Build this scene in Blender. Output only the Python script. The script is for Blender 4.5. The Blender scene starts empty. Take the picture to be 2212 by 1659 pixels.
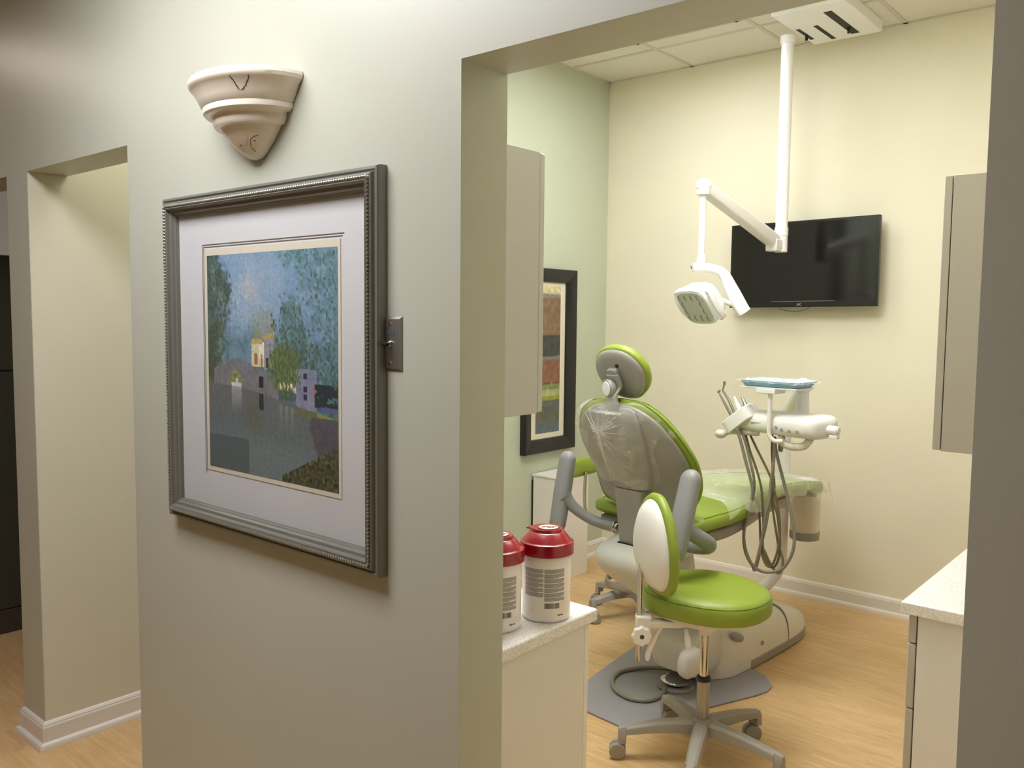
import bpy, bmesh, math, random
from mathutils import Vector, Matrix, noise
random.seed(7)
PI = math.pi
scn = bpy.context.scene
COL = scn.collection

# ------------------------------------------------------------------ colour / materials
def lin(c):
    return tuple(((x/255.0)/12.92 if x <= 10 else (((x/255.0)+0.055)/1.055)**2.4) for x in c)

def mat(name, c, rough=0.5, metal=0.0, spec=0.5, coat=0.0, bump=None, var=None, trans=0.0, emis=None, sss=0.0):
    m = bpy.data.materials.new(name); m.use_nodes = True
    nt = m.node_tree; b = nt.nodes['Principled BSDF']
    col = lin(c) + (1,)
    b.inputs['Base Color'].default_value = col
    b.inputs['Roughness'].default_value = rough
    b.inputs['Metallic'].default_value = metal
    b.inputs['Specular IOR Level'].default_value = spec
    b.inputs['Coat Weight'].default_value = coat
    b.inputs['Transmission Weight'].default_value = trans
    if sss:
        b.inputs['Subsurface Weight'].default_value = sss
        b.inputs['Subsurface Radius'].default_value = (.02, .015, .01)
    if emis:
        b.inputs['Emission Color'].default_value = lin(emis[0]) + (1,)
        b.inputs['Emission Strength'].default_value = emis[1]
    tc = nt.nodes.new('ShaderNodeTexCoord')
    n = nt.nodes.new('ShaderNodeTexNoise'); nt.links.new(tc.outputs['Object'], n.inputs['Vector'])
    n.inputs['Scale'].default_value = (bump or (300, .05))[0]; n.inputs['Detail'].default_value = 3
    if bump:
        bp = nt.nodes.new('ShaderNodeBump'); bp.inputs['Strength'].default_value = bump[1]
        bp.inputs['Distance'].default_value = bump[2] if len(bump) > 2 else 0.001
        nt.links.new(n.outputs['Fac'], bp.inputs['Height']); nt.links.new(bp.outputs['Normal'], b.inputs['Normal'])
    v = var if var is not None else (3.0, 0.04)
    n2 = nt.nodes.new('ShaderNodeTexNoise'); nt.links.new(tc.outputs['Object'], n2.inputs['Vector'])
    n2.inputs['Scale'].default_value = v[0]; n2.inputs['Detail'].default_value = 2
    mx = nt.nodes.new('ShaderNodeMix'); mx.data_type = 'RGBA'; mx.blend_type = 'MIX'
    nt.links.new(n2.outputs['Fac'], mx.inputs['Factor'])
    mx.inputs[6].default_value = tuple(min(1, x*(1+v[1])) for x in col[:3]) + (1,)
    mx.inputs[7].default_value = tuple(x*(1-v[1]) for x in col[:3]) + (1,)
    nt.links.new(mx.outputs[2], b.inputs['Base Color'])
    return m

def film_mat(name, base=.10, edge=.55, streak=.12, scale=30):
    m = bpy.data.materials.new(name); m.use_nodes = True
    nt = m.node_tree; N = nt.nodes; L = nt.links
    b = N['Principled BSDF']; out = N['Material Output']
    b.inputs['Base Color'].default_value = (.9, .9, .87, 1); b.inputs['Roughness'].default_value = .12
    tr = N.new('ShaderNodeBsdfTransparent'); tr.inputs['Color'].default_value = (1, 1, 1, 1)
    lw = N.new('ShaderNodeLayerWeight'); lw.inputs['Blend'].default_value = .35
    tc = N.new('ShaderNodeTexCoord'); n = N.new('ShaderNodeTexNoise'); n.inputs['Scale'].default_value = scale
    n.inputs['Detail'].default_value = 4
    L.new(tc.outputs['Object'], n.inputs['Vector'])
    a = N.new('ShaderNodeMath'); a.operation = 'MULTIPLY_ADD'
    L.new(lw.outputs['Facing'], a.inputs[0]); a.inputs[1].default_value = edge; a.inputs[2].default_value = base
    r = N.new('ShaderNodeMapRange'); r.inputs[1].default_value = .5; r.inputs[2].default_value = .75
    r.inputs[3].default_value = 0; r.inputs[4].default_value = streak
    L.new(n.outputs['Fac'], r.inputs[0])
    s = N.new('ShaderNodeMath'); s.operation = 'ADD'; s.use_clamp = True
    L.new(a.outputs[0], s.inputs[0]); L.new(r.outputs[0], s.inputs[1])
    mx = N.new('ShaderNodeMixShader'); L.new(s.outputs[0], mx.inputs[0]); L.new(tr.outputs[0], mx.inputs[1]); L.new(b.outputs[0], mx.inputs[2])
    bp = N.new('ShaderNodeBump'); bp.inputs['Strength'].default_value = .6; bp.inputs['Distance'].default_value = .003
    L.new(n.outputs['Fac'], bp.inputs['Height']); L.new(bp.outputs[0], b.inputs['Normal'])
    L.new(mx.outputs[0], out.inputs[0])
    return m

M = {}
SAGE = (188, 190, 175)
M['hallwall'] = mat('hall_wall_paint', SAGE, .38, spec=.45, bump=(220, .08, .001))
M['sage'] = mat('sage_paint', (194, 200, 180), .5, spec=.4, bump=(220, .08, .001))
M['beige'] = mat('beige_paint', (212, 208, 188), .5, spec=.4, bump=(220, .08, .001))
M['cream'] = mat('cream_yellow_paint', (230, 224, 203), .55, spec=.35, bump=(220, .08, .001))
M['hallback'] = mat('hall_back_paint', (150, 140, 126), .7)
M['trim'] = mat('white_trim_paint', (225, 220, 212), .35)
M['ceil'] = mat('ceiling_tile', (226, 222, 212), .9, bump=(160, .35, .002), var=(60, .03))
M['grid'] = mat('ceiling_grid', (205, 200, 188), .5)
M['tvwhite'] = mat('white_wall_far', (230, 224, 218), .8)
M['glossw'] = mat('white_enamel', (240, 239, 242), .28, coat=.2)
M['cream_pl'] = mat('cream_plastic', (222, 216, 205), .38)
M['white_pl'] = mat('white_plastic', (230, 228, 226), .35)
M['shroud'] = mat('pale_grey_plastic', (203, 202, 194), .4)
M['grey_pl'] = mat('grey_plastic', (150, 148, 144), .42, bump=(600, .1, .0005))
M['taupe_pl'] = mat('taupe_plastic', (152, 143, 134), .42)
M['grey_soft'] = mat('grey_armrest', (140, 140, 142), .4)
M['basegrey'] = mat('grey_nylon', (150, 144, 136), .45)
M['matgrey'] = mat('grey_floor_plate', (150, 147, 152), .45, bump=(500, .2, .0005))
M['green'] = mat('green_vinyl', (136, 155, 50), .42, spec=.55, bump=(260, .12, .001), var=(8, .06))
M['greend'] = mat('green_vinyl_seam', (108, 132, 26), .5)
M['chrome'] = mat('chrome', (205, 203, 198), .12, metal=1)
M['steel'] = mat('brushed_steel', (160, 158, 150), .36, metal=.85)
M['black'] = mat('black_plastic', (22, 22, 22), .4)
M['blackframe'] = mat('black_frame_lacquer', (26, 26, 27), .3)
M['tvscreen'] = mat('tv_glass', (9, 9, 10), .12, spec=.5)
M['tvbezel'] = mat('tv_bezel', (14, 14, 15), .25)
M['hose'] = mat('grey_hose', (135, 130, 116), .45)
M['hose2'] = mat('olive_hose', (118, 108, 78), .45)
M['frame'] = mat('pewter_frame', (136, 135, 126), .36, metal=.45, var=(40, .06))
M['silver'] = mat('silver_rope', (178, 176, 164), .28, metal=.7)
M['matboard'] = mat('white_mat_board', (214, 215, 216), .8)
M['matcream'] = mat('cream_mat_bevel', (222, 215, 196), .7)
M['matline'] = mat('mat_line', (128, 120, 108), .7)
M['cab'] = mat('white_laminate', (221, 218, 215), .45, var=(2, .02))
M['cab2'] = mat('greige_laminate', (180, 175, 166), .45, var=(2, .02))
M['uppercab'] = mat('grey_laminate', (190, 189, 186), .45, var=(2, .02))
M['red'] = mat('red_plastic_lid', (150, 8, 30), .22, coat=.3)
M['canw'] = mat('white_canister', (240, 233, 230), .35, sss=.1)
M['ink'] = mat('label_ink', (150, 144, 142), .6)
M['inkd'] = mat('label_dark_ink', (70, 64, 62), .6)
M['bluetray'] = mat('blue_tray', (150, 192, 226), .35)
M['blueink'] = mat('blue_ink', (74, 92, 112), .5)
M['darkcab'] = mat('dark_green_cabinet', (58, 58, 46), .45)
M['darkkick'] = mat('dark_brown_kick', (62, 54, 44), .6)
M['alab'] = None
M['clear'] = film_mat('clear_film', .05, .35, .30, 22)
M['clear2'] = film_mat('clear_film_thick', .07, .38, .22, 14)
M['cuspw'] = mat('milky_plastic', (222, 215, 200), .3)
M['lens'] = mat('lamp_lens', (194, 195, 190), .25)
M['lensd'] = mat('lamp_reflector', (146, 143, 126), .3)
M['slot'] = mat('dark_slot', (38, 36, 30), .7)
M['yellow'] = mat('white_label', (230, 225, 222), .5)
M['emit'] = mat('diffuser', (255, 246, 228), .6, emis=((255, 240, 214), 9.0))

def countertop_mat():
    m = mat('speckled_quartz', (228, 224, 222), .3, var=(3, .01))
    nt = m.node_tree; b = nt.nodes['Principled BSDF']
    tc = nt.nodes.new('ShaderNodeTexCoord'); v = nt.nodes.new('ShaderNodeTexVoronoi'); v.inputs['Scale'].default_value = 420
    nt.links.new(tc.outputs['Object'], v.inputs['Vector'])
    r = nt.nodes.new('ShaderNodeValToRGB'); r.color_ramp.elements[0].position = .0; r.color_ramp.elements[1].position = 1
    r.color_ramp.interpolation = 'CONSTANT'
    r.color_ramp.elements[0].color = lin((206, 203, 194))+(1,); r.color_ramp.elements[1].color = lin((240, 238, 240))+(1,)
    r.color_ramp.elements[1].position = .22
    e = r.color_ramp.elements.new(.24); e.color = lin((235, 232, 232))+(1,)
    sep = nt.nodes.new('ShaderNodeSeparateColor'); nt.links.new(v.outputs['Color'], sep.inputs[0]); nt.links.new(sep.outputs[0], r.inputs[0])
    nt.links.new(r.outputs[0], b.inputs['Base Color'])
    return m
M['quartz'] = countertop_mat()

def floor_mat():
    m = bpy.data.materials.new('bamboo_floor'); m.use_nodes = True
    nt = m.node_tree; N = nt.nodes; L = nt.links; b = N['Principled BSDF']
    tc = N.new('ShaderNodeTexCoord')
    def brick(w, h, sc, off, c1, c2, mort):
        mp = N.new('ShaderNodeMapping'); L.new(tc.outputs['Object'], mp.inputs[0]); mp.inputs['Location'].default_value = (off, off*.3, 0)
        br = N.new('ShaderNodeTexBrick'); L.new(mp.outputs[0], br.inputs['Vector'])
        br.inputs['Scale'].default_value = sc; br.inputs['Brick Width'].default_value = w; br.inputs['Row Height'].default_value = h
        br.inputs['Mortar Size'].default_value = mort; br.inputs['Color1'].default_value = lin(c1)+(1,); br.inputs['Color2'].default_value = lin(c2)+(1,)
        br.inputs['Mortar'].default_value = lin(tuple(int(x*.86) for x in c1))+(1,); br.offset = .37; br.offset_frequency = 2
        br.inputs['Bias'].default_value = 0
        return br
    b1 = brick(.17, .019, 1, .2, (218, 184, 136), (198, 160, 110), .0004)
    b2 = brick(1.2, .095, 1, 1.7, (220, 188, 140), (206, 170, 120), .0012)
    mx = N.new('ShaderNodeMix'); mx.data_type = 'RGBA'; mx.inputs['Factor'].default_value = .45
    L.new(b1.outputs['Color'], mx.inputs[6]); L.new(b2.outputs['Color'], mx.inputs[7])
    mp = N.new('ShaderNodeMapping'); mp.inputs['Scale'].default_value = (5, 50, 1); L.new(tc.outputs['Object'], mp.inputs[0])
    n = N.new('ShaderNodeTexNoise'); n.inputs['Scale'].default_value = 1.6; n.inputs['Detail'].default_value = 5; L.new(mp.outputs[0], n.inputs['Vector'])
    r = N.new('ShaderNodeMapRange'); r.inputs[1].default_value = .3; r.inputs[2].default_value = .7; r.inputs[3].default_value = .88; r.inputs[4].default_value = 1.07
    L.new(n.outputs['Fac'], r.inputs[0])
    mm = N.new('ShaderNodeMix'); mm.data_type = 'RGBA'; mm.blend_type = 'MULTIPLY'; mm.inputs['Factor'].default_value = 1
    L.new(mx.outputs[2], mm.inputs[6]); L.new(r.outputs[0], mm.inputs[7])
    L.new(mm.outputs[2], b.inputs['Base Color'])
    b.inputs['Roughness'].default_value = .36; b.inputs['Specular IOR Level'].default_value = .4
    return m
M['floor'] = floor_mat()

def alabaster():
    m = mat('cream_alabaster', (241, 234, 218), .3, coat=.3, var=(14, .05), sss=.2)
    nt = m.node_tree; b = nt.nodes['Principled BSDF']; N = nt.nodes; L = nt.links
    src = b.inputs['Base Color'].links[0].from_socket
    tc = N.new('ShaderNodeTexCoord')
    n = N.new('ShaderNodeTexNoise'); n.inputs['Scale'].default_value = 9; n.inputs['Detail'].default_value = 4; n.inputs['Distortion'].default_value = .6
    L.new(tc.outputs['Object'], n.inputs['Vector'])
    mr = N.new('ShaderNodeMath'); mr.operation = 'SUBTRACT'; L.new(n.outputs['Fac'], mr.inputs[0]); mr.inputs[1].default_value = .5
    ab = N.new('ShaderNodeMath'); ab.operation = 'ABSOLUTE'; L.new(mr.outputs[0], ab.inputs[0])
    r1 = N.new('ShaderNodeMapRange'); L.new(ab.outputs[0], r1.inputs[0]); r1.inputs[1].default_value = 0; r1.inputs[2].default_value = .02
    r1.inputs[3].default_value = 1; r1.inputs[4].default_value = 0
    n2 = N.new('ShaderNodeTexNoise'); n2.inputs['Scale'].default_value = 5; L.new(tc.outputs['Object'], n2.inputs['Vector'])
    r2 = N.new('ShaderNodeMapRange'); L.new(n2.outputs['Fac'], r2.inputs[0]); r2.inputs[1].default_value = .58; r2.inputs[2].default_value = .66
    mu = N.new('ShaderNodeMath'); mu.operation = 'MULTIPLY'; L.new(r1.outputs[0], mu.inputs[0]); L.new(r2.outputs[0], mu.inputs[1])
    mx = N.new('ShaderNodeMix'); mx.data_type = 'RGBA'; L.new(mu.outputs[0], mx.inputs['Factor']); L.new(src, mx.inputs[6])
    mx.inputs[7].default_value = lin((92, 70, 60))+(1,)
    L.new(mx.outputs[2], b.inputs['Base Color'])
    return m
M['alab'] = alabaster()
M['vein'] = mat('dark_vein', (82, 62, 52), .35)

def vcol_mat(name, rough=.6):
    m = bpy.data.materials.new(name); m.use_nodes = True
    nt = m.node_tree; b = nt.nodes['Principled BSDF']; a = nt.nodes.new('ShaderNodeVertexColor'); a.layer_name = 'paint'
    nt.links.new(a.outputs['Color'], b.inputs['Base Color']); b.inputs['Roughness'].default_value = rough
    return m

def glass_mat():
    m = bpy.data.materials.new('picture_glass'); m.use_nodes = True
    nt = m.node_tree; N = nt.nodes; L = nt.links; out = N['Material Output']
    g = N.new('ShaderNodeBsdfGlossy'); g.inputs['Roughness'].default_value = .03
    t = N.new('ShaderNodeBsdfTransparent'); lw = N.new('ShaderNodeLayerWeight'); lw.inputs['Blend'].default_value = .5
    pw = N.new('ShaderNodeMath'); pw.operation = 'POWER'; L.new(lw.outputs['Facing'], pw.inputs[0]); pw.inputs[1].default_value = 5
    f = N.new('ShaderNodeMath'); f.operation = 'MULTIPLY_ADD'; L.new(pw.outputs[0], f.inputs[0]); f.inputs[1].default_value = .95; f.inputs[2].default_value = .03
    mx = N.new('ShaderNodeMixShader'); L.new(f.outputs[0], mx.inputs[0]); L.new(t.outputs[0], mx.inputs[1]); L.new(g.outputs[0], mx.inputs[2])
    L.new(mx.outputs[0], out.inputs[0]); return m
M['glass'] = glass_mat()

# ------------------------------------------------------------------ mesh helpers
class MB:
    def __init__(s): s.v = []; s.f = []
    def add(s, vs, fs):
        k = len(s.v); s.v += [tuple(v) for v in vs]; s.f += [tuple(i+k for i in f) for f in fs]; return s
    def box(s, c, d, R=None):
        x, y, z = d[0]/2, d[1]/2, d[2]/2; c = Vector(c)
        vs = [Vector((a*x, b*y, e*z)) for a in (-1, 1) for b in (-1, 1) for e in (-1, 1)]
        if R is not None: vs = [R @ v for v in vs]
        return s.add([v+c for v in vs], [(0, 1, 3, 2), (4, 6, 7, 5), (0, 4, 5, 1), (2, 3, 7, 6), (0, 2, 6, 4), (1, 5, 7, 3)])
    def bx(s, x0, x1, y0, y1, z0, z1):
        return s.box(((x0+x1)/2, (y0+y1)/2, (z0+z1)/2), (x1-x0, y1-y0, z1-z0))
    def loft(s, secs, cap=True, closed=True):
        n = len(secs[0]); vs = [p for q in secs for p in q]; fs = []
        for i in range(len(secs)-1):
            for j in range(n if closed else n-1):
                k = (j+1) % n; fs.append((i*n+j, i*n+k, (i+1)*n+k, (i+1)*n+j))
        if cap:
            fs.append(tuple(reversed(range(n)))); fs.append(tuple((len(secs)-1)*n+j for j in range(n)))
        return s.add(vs, fs)
    def cyl(s, p0, p1, r0, r1=None, n=24, cap=True):
        return s.tube([p0, p1], [r0, r0 if r1 is None else r1], n, cap)
    def tube(s, pts, r, n=16, cap=True, sx=1.0):
        pts = [Vector(p) for p in pts]; N = len(pts); rr = r if isinstance(r, (list, tuple)) else [r]*N
        tan = [(pts[min(i+1, N-1)]-pts[max(i-1, 0)]).normalized() for i in range(N)]
        up = Vector((0, 0, 1)) if abs(tan[0].z) < .9 else Vector((1, 0, 0))
        a = tan[0].cross(up).normalized(); secs = []
        for i in range(N):
            a = (a - tan[i]*a.dot(tan[i])).normalized(); b = tan[i].cross(a)
            secs.append([pts[i]+(a*math.cos(t)*sx+b*math.sin(t))*rr[i] for t in [2*PI*k/n for k in range(n)]])
        return s.loft(secs, cap)
    def lathe(s, prof, c=(0, 0, 0), n=40, R=None, a0=0, a1=2*PI, sx=1, sy=1, ring=False):
        c = Vector(c); full = abs(a1-a0-2*PI) < 1e-6; m = n if full else n+1
        secs = []
        for r, z in prof:
            ring = []
            for k in range(m):
                t = a0+(a1-a0)*k/n; p = Vector((r*math.cos(t)*sx, r*math.sin(t)*sy, z))
                if R is not None: p = R @ p
                ring.append(p+c)
            secs.append(ring)
        if ring: secs.append(secs[0])
        return s.loft(secs, cap=full and not ring, closed=full)
    def prism(s, pts, z0, z1):
        return s.loft([[Vector((x, y, z0)) for x, y in pts], [Vector((x, y, z1)) for x, y in pts]])
    def sphere(s, c, r, n=20, R=None):
        r = Vector(r) if hasattr(r, '__len__') else Vector((r, r, r)); c = Vector(c); secs = []
        for i in range(1, n//2):
            ph = PI*i/(n//2)
            ring = [Vector((r.x*math.sin(ph)*math.cos(2*PI*k/n), r.y*math.sin(ph)*math.sin(2*PI*k/n), -r.z*math.cos(ph))) for k in range(n)]
            if R is not None: ring = [R @ p for p in ring]
            secs.append([p+c for p in ring])
        return s.loft(secs)
    def build(s, name, m, parent=None, bevel=0, seg=2, subsurf=0, ang=40, smooth=True, loc=None, solid=0):
        me = bpy.data.meshes.new(name); me.from_pydata([tuple(v) for v in s.v], [], s.f); me.validate(); me.update()
        bm = bmesh.new(); bm.from_mesh(me); bmesh.ops.recalc_face_normals(bm, faces=bm.faces); bm.to_mesh(me); bm.free()
        if smooth:
            me.shade_smooth(); me.set_sharp_from_angle(angle=math.radians(ang))
        o = bpy.data.objects.new(name, me); COL.objects.link(o)
        if m is not None: me.materials.append(m)
        if parent: o.parent = parent
        if loc: o.location = loc
        if solid:
            q = o.modifiers.new('s', 'SOLIDIFY'); q.thickness = solid; q.offset = 0
        if bevel:
            q = o.modifiers.new('b', 'BEVEL'); q.width = bevel; q.segments = seg; q.limit_method = 'ANGLE'; q.angle_limit = math.radians(35)
            q.harden_normals = False
        if subsurf:
            q = o.modifiers.new('u', 'SUBSURF'); q.levels = subsurf; q.render_levels = subsurf
        return o

def catmull(pts, k=8):
    P = [Vector(p) for p in pts]; out = []
    for i in range(len(P)-1):
        p0 = P[max(i-1, 0)]; p1 = P[i]; p2 = P[i+1]; p3 = P[min(i+2, len(P)-1)]
        for j in range(k):
            t = j/k; out.append(.5*((2*p1)+(p2-p0)*t+(2*p0-5*p1+4*p2-p3)*t*t+(3*p1-p0-3*p2+p3)*t**3))
    out.append(P[-1]); return out
def interp(tab, x):
    if x <= tab[0][0]: return tab[0][1]
    for (a, p), (b, q) in zip(tab, tab[1:]):
        if x <= b:
            t = (x-a)/(b-a); return p+(q-p)*t
    return tab[-1][1]
def sinterp(tab, x):
    if x <= tab[0][0]: return tab[0][1]
    n = len(tab)
    for i in range(n-1):
        a, p = tab[i]; b, q = tab[i+1]
        if x <= b:
            m0 = (q-tab[max(i-1, 0)][1])/(b-tab[max(i-1, 0)][0]) if i > 0 else (q-p)/(b-a)
            m1 = (tab[min(i+2, n-1)][1]-p)/(tab[min(i+2, n-1)][0]-a) if i < n-2 else (q-p)/(b-a)
            h = b-a; t = (x-a)/h
            return (2*t**3-3*t*t+1)*p+(t**3-2*t*t+t)*h*m0+(-2*t**3+3*t*t)*q+(t**3-t*t)*h*m1
    return tab[-1][1]
def sell(n, a, b, p=2.5):
    o = []
    for k in range(n):
        t = 2*PI*k/n; c, s_ = math.cos(t), math.sin(t)
        o.append((a*math.copysign(abs(c)**(2/p), c), b*math.copysign(abs(s_)**(2/p), s_)))
    return o
def basis(x, y, z):
    return Matrix((Vector(x), Vector(y), Vector(z))).transposed()
def frame_from(n, up=(0, 0, 1)):
    """columns: right, up, normal"""
    n = Vector(n).normalized(); r = Vector(up).cross(n).normalized(); u = n.cross(r); return basis(r, u, n)

def thing(name, label, cat, loc=(0, 0, 0), rz=0, group=None):
    o = bpy.data.objects.new(name, None); COL.objects.link(o); o.location = loc; o.rotation_euler = (0, 0, rz)
    o['label'] = label; o['category'] = cat
    if group: o['group'] = group
    o.empty_display_size = .05
    return o
def tag(o, label, cat, group=None):
    o['label'] = label; o['category'] = cat
    if group: o['group'] = group
    return o
def struct(o): o['kind'] = 'structure'; return o

# ------------------------------------------------------------------ measured places (metres, floor z = 0)
EYE = 1.586
YF = 1.21; YB = 1.345          # front wall, hall side and room side
HDR = 2.077                    # underside of the headers
XJ = -1.162                    # left jamb of the wide opening
XR = -0.254                    # right jamb
YW = 4.79                      # cream wall
XL = -3.27                     # sage wall of the room
XRW = -0.27
ZC = 3.126                     # room ceiling
ZH = 2.78                      # hall ceiling
PX0, PX1 = -3.436, -3.25       # short wall between the openings on the left

# ------------------------------------------------------------------ shell
m = MB(); m.bx(-7.2, 2.6, -1.3, 6.2, -.08, 0); struct(m.build('floor', M['floor'], smooth=False))
# front wall with three openings
m = MB()
m.bx(-2.51, XJ, YF, YB, 0, HDR)          # pier with the picture
m.bx(PX0, PX1, YF, YB, 0, HDR)
m.bx(XR, 2.5, YF, YB, 0, HDR)
m.bx(-7.2, -5.2, YF, YB, 0, HDR)
m.bx(-7.2, 2.5, YF, YB, HDR, ZC+.1)
struct(m.build('wall_front', M['hallwall'], smooth=False))
# wall running back beside the first opening
m = MB(); m.bx(PX0, PX1+.0005, YF+.002, 2.45, 0, HDR-.001); m.bx(PX0, PX1+.0005, YB, 2.45, HDR-.001, ZC); struct(m.build('wall_partition', M['beige'], smooth=False))
m = MB(); m.bx(-2.51, -2.41, YB, 2.5, 0, ZC); struct(m.build('wall_closet', M['sage'], smooth=False))
# treatment room
m = MB(); m.bx(-3.25, 0.2, YW, YW+.12, 0, ZC+.1); struct(m.build('wall_far', M['cream'], smooth=False))
m = MB(); m.bx(PX0, XL+.02, 2.45, YW, 0, ZC); 
struct(m.build('wall_left', M['sage'], smooth=False))
m = MB(); m.bx(XRW, XRW+.12, YB, YW, 0, ZC); struct(m.build('wall_right', M['cream'], smooth=False))
m = MB(); m.bx(-3.45, .2, YB, YW+.1, ZC, ZC+.06); struct(m.build('ceiling', M['ceil'], smooth=False))
m = MB()
for k in range(-2, 4):
    x = -2.03+.615*k
    if -3.24 < x < XRW: m.bx(x-.012, x+.012, YB, YW, ZC-.004, ZC+.002)
for k in range(0, 5):
    y = 4.36-.615*k
    m.bx(-3.25, XRW, y-.012, y+.012, ZC-.0042, ZC+.002)
m.bx(-3.25, XRW, YW-.022, YW, ZC-.004, ZC+.002); m.bx(-3.25, -3.228, YB, YW, ZC-.004, ZC+.002)
struct(m.build('trim_1', M['grid'], smooth=False))
# hall
m = MB(); m.bx(-7.2, 2.5, -1.3, YF, ZH, ZH+.06); struct(m.build('ceiling_hall', M['ceil'], smooth=False))
m = MB(); m.bx(-7.2, 2.5, -1.32, -1.2, 0, ZH); struct(m.build('wall_back', M['hallback'], smooth=False))
m = MB(); m.bx(2.4, 2.5, -1.2, YF, 0, ZH); struct(m.build('wall_hall_right', M['hallback'], smooth=False))
m = MB(); m.bx(-7.3, -7.2, -1.3, 4.7, 0, ZC); struct(m.build('wall_hall_left', M['tvwhite'], smooth=False))
m = MB(); m.bx(-7.2, -3.436, 4.6, 4.7, 0, ZC); m.bx(-3.25, -2.41, 2.4, 2.5, 0, ZC); struct(m.build('wall_side', M['tvwhite'], smooth=False))
m = MB(); m.bx(-7.2, -3.45, YB, 4.7, ZC, ZC+.06); struct(m.build('ceiling_side', M['ceil'], smooth=False))

def baseboard(name, path, out, parent=None):
    """path: list of xy corners; 'out' side = left(+1)/right(-1) of travel"""
    prof = [(0, 0), (.030, 0), (.030, .010), (.026, .019), (.018, .024), (.015, .025), (.015, .078), (.012, .084), (.012, .088), (.007, .095), (0, .098)]
    P = [Vector((x, y)) for x, y in path]; secs = []
    for i, p in enumerate(P):
        ds = []
        if i > 0: ds.append((P[i]-P[i-1]).normalized())
        if i < len(P)-1: ds.append((P[i+1]-P[i]).normalized())
        ns = [Vector((-d.y, d.x))*out for d in ds]
        nn = sum(ns, Vector((0, 0))); nn = nn.normalized(); k = 1/max(.3, nn.dot(ns[0]))
        secs.append([Vector((p.x+nn.x*k*a, p.y+nn.y*k*a, b)) for a, b in prof])
    m = MB(); m.loft(secs); o = m.build(name, M['trim'], ang=25); return struct(o)
baseboard('baseboard_partition', [(PX0, 3.2), (PX0, YF), (PX1, YF), (PX1, 2.4)], -1)
baseboard('baseboard_far', [(-3.25, YW), (XRW, YW)], -1)
baseboard('baseboard_left', [(-3.25, 2.5), (-3.25, YW)], -1)
baseboard('baseboard_front', [(-2.51, YB), (-2.51, YF), (XJ, YF), (XJ, YB)], -1)

# ------------------------------------------------------------------ ceiling lights (troffers, some of them added as fill)
def troffer(x, y, z, w, l, label, mt):
    t = thing('ceiling_light', label, 'light', (x, y, z))
    m = MB()
    for s in (-1, 1):
        m.box((s*w/2, 0, -.012), (.03, l+.03, .024)); m.box((0, s*l/2, -.012), (w, .03, .024))
    m.build('frame', M['grid'], t)
    m = MB(); m.box((0, 0, -.010), (w-.03, l-.03, .012)); m.build('diffuser', mt, t, smooth=False)
    return t
def emit(name, c, s):
    return mat(name, c, .6, emis=(c, s))
troffer(-2.34, 3.86, ZC-.005, .6, .56, 'recessed ceiling light nearest the television wall', emit('diffuser_room', (251, 253, 251), 10.5))
troffer(-1.11, 3.13, ZC-.005, .6, 1.2, 'added fill light over the right-hand drawer cabinet', emit('fill_right', (255, 250, 242), 4.6))  # added fill that lifts the lower cream wall and the floor
troffer(-1.725, 2.45, ZC-.005, .6, 1.2, 'recessed ceiling light above the operator stool', emit('diffuser_front', (251, 252, 251), 15.5))
troffer(-2.34, 1.95, ZC-.005, .6, .9, 'added fill light above the counter in the left front corner', emit('fill_corner', (251, 253, 251), 8))  # added so that the room is lit more evenly from top to bottom
troffer(-1.85, .42, ZH-.001, 1.2, .6, 'hall ceiling light in front of the framed canal picture', emit('diffuser_hall', (251, 250, 254), 13.6))
troffer(-4.35, .62, ZH-.001, .5, .5, 'dim panel added at the left end of the hall for the wall reflection', emit('reflection_panel', (255, 240, 228), 6))  # added panel, gives the hall wall its soft bright blotch and lifts the left end
troffer(-5.2, 2.9, ZC-.005, .6, 1.2, 'ceiling light in the side room behind the left opening', emit('diffuser_side', (255, 248, 244), 6))
troffer(-2.83, 1.95, ZC-.005, .3, .6, 'added fill light inside the alcove behind the first opening', emit('fill_alcove', (255, 250, 246), 13))  # added fill for the partition wall seen through the first opening

# ------------------------------------------------------------------ framed canal picture
def sm(a, b, x):
    t = max(0, min(1, (x-a)/(b-a))); return t*t*(3-2*t)
def mixc(a, b, t): return tuple(p+(q-p)*t for p, q in zip(a, b))
def nz(x, y, s=1, o=0): return noise.noise(Vector((x*s, y*s, o)))
def art_masks(u, v):
    n2 = nz(u, v, 18, 3); n3 = nz(u, v, 55, 5); w = .05+.13*sm(.15, .5, v)
    lt = sm(.03, -.06, u-(.15+.05*math.sin(v*9)-.05*sm(.2, 0, v))+.06*n2+.03*n3)
    rt_ = sm(-.05, .10, u-(.86-.10*math.sin(v*7+.6)-.22*sm(.16, .0, v)-.14*sm(.34, .5, v))+.14*n2)*(1 if v < .69 else 0)
    ct = sm(.03, -.05, abs(u-.68)-w+.10*n2+.05*n3)*sm(.16, .26, v)*(1 if v < .64 else 0)
    return lt*(1 if v < .58 else 0), rt_, ct
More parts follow.
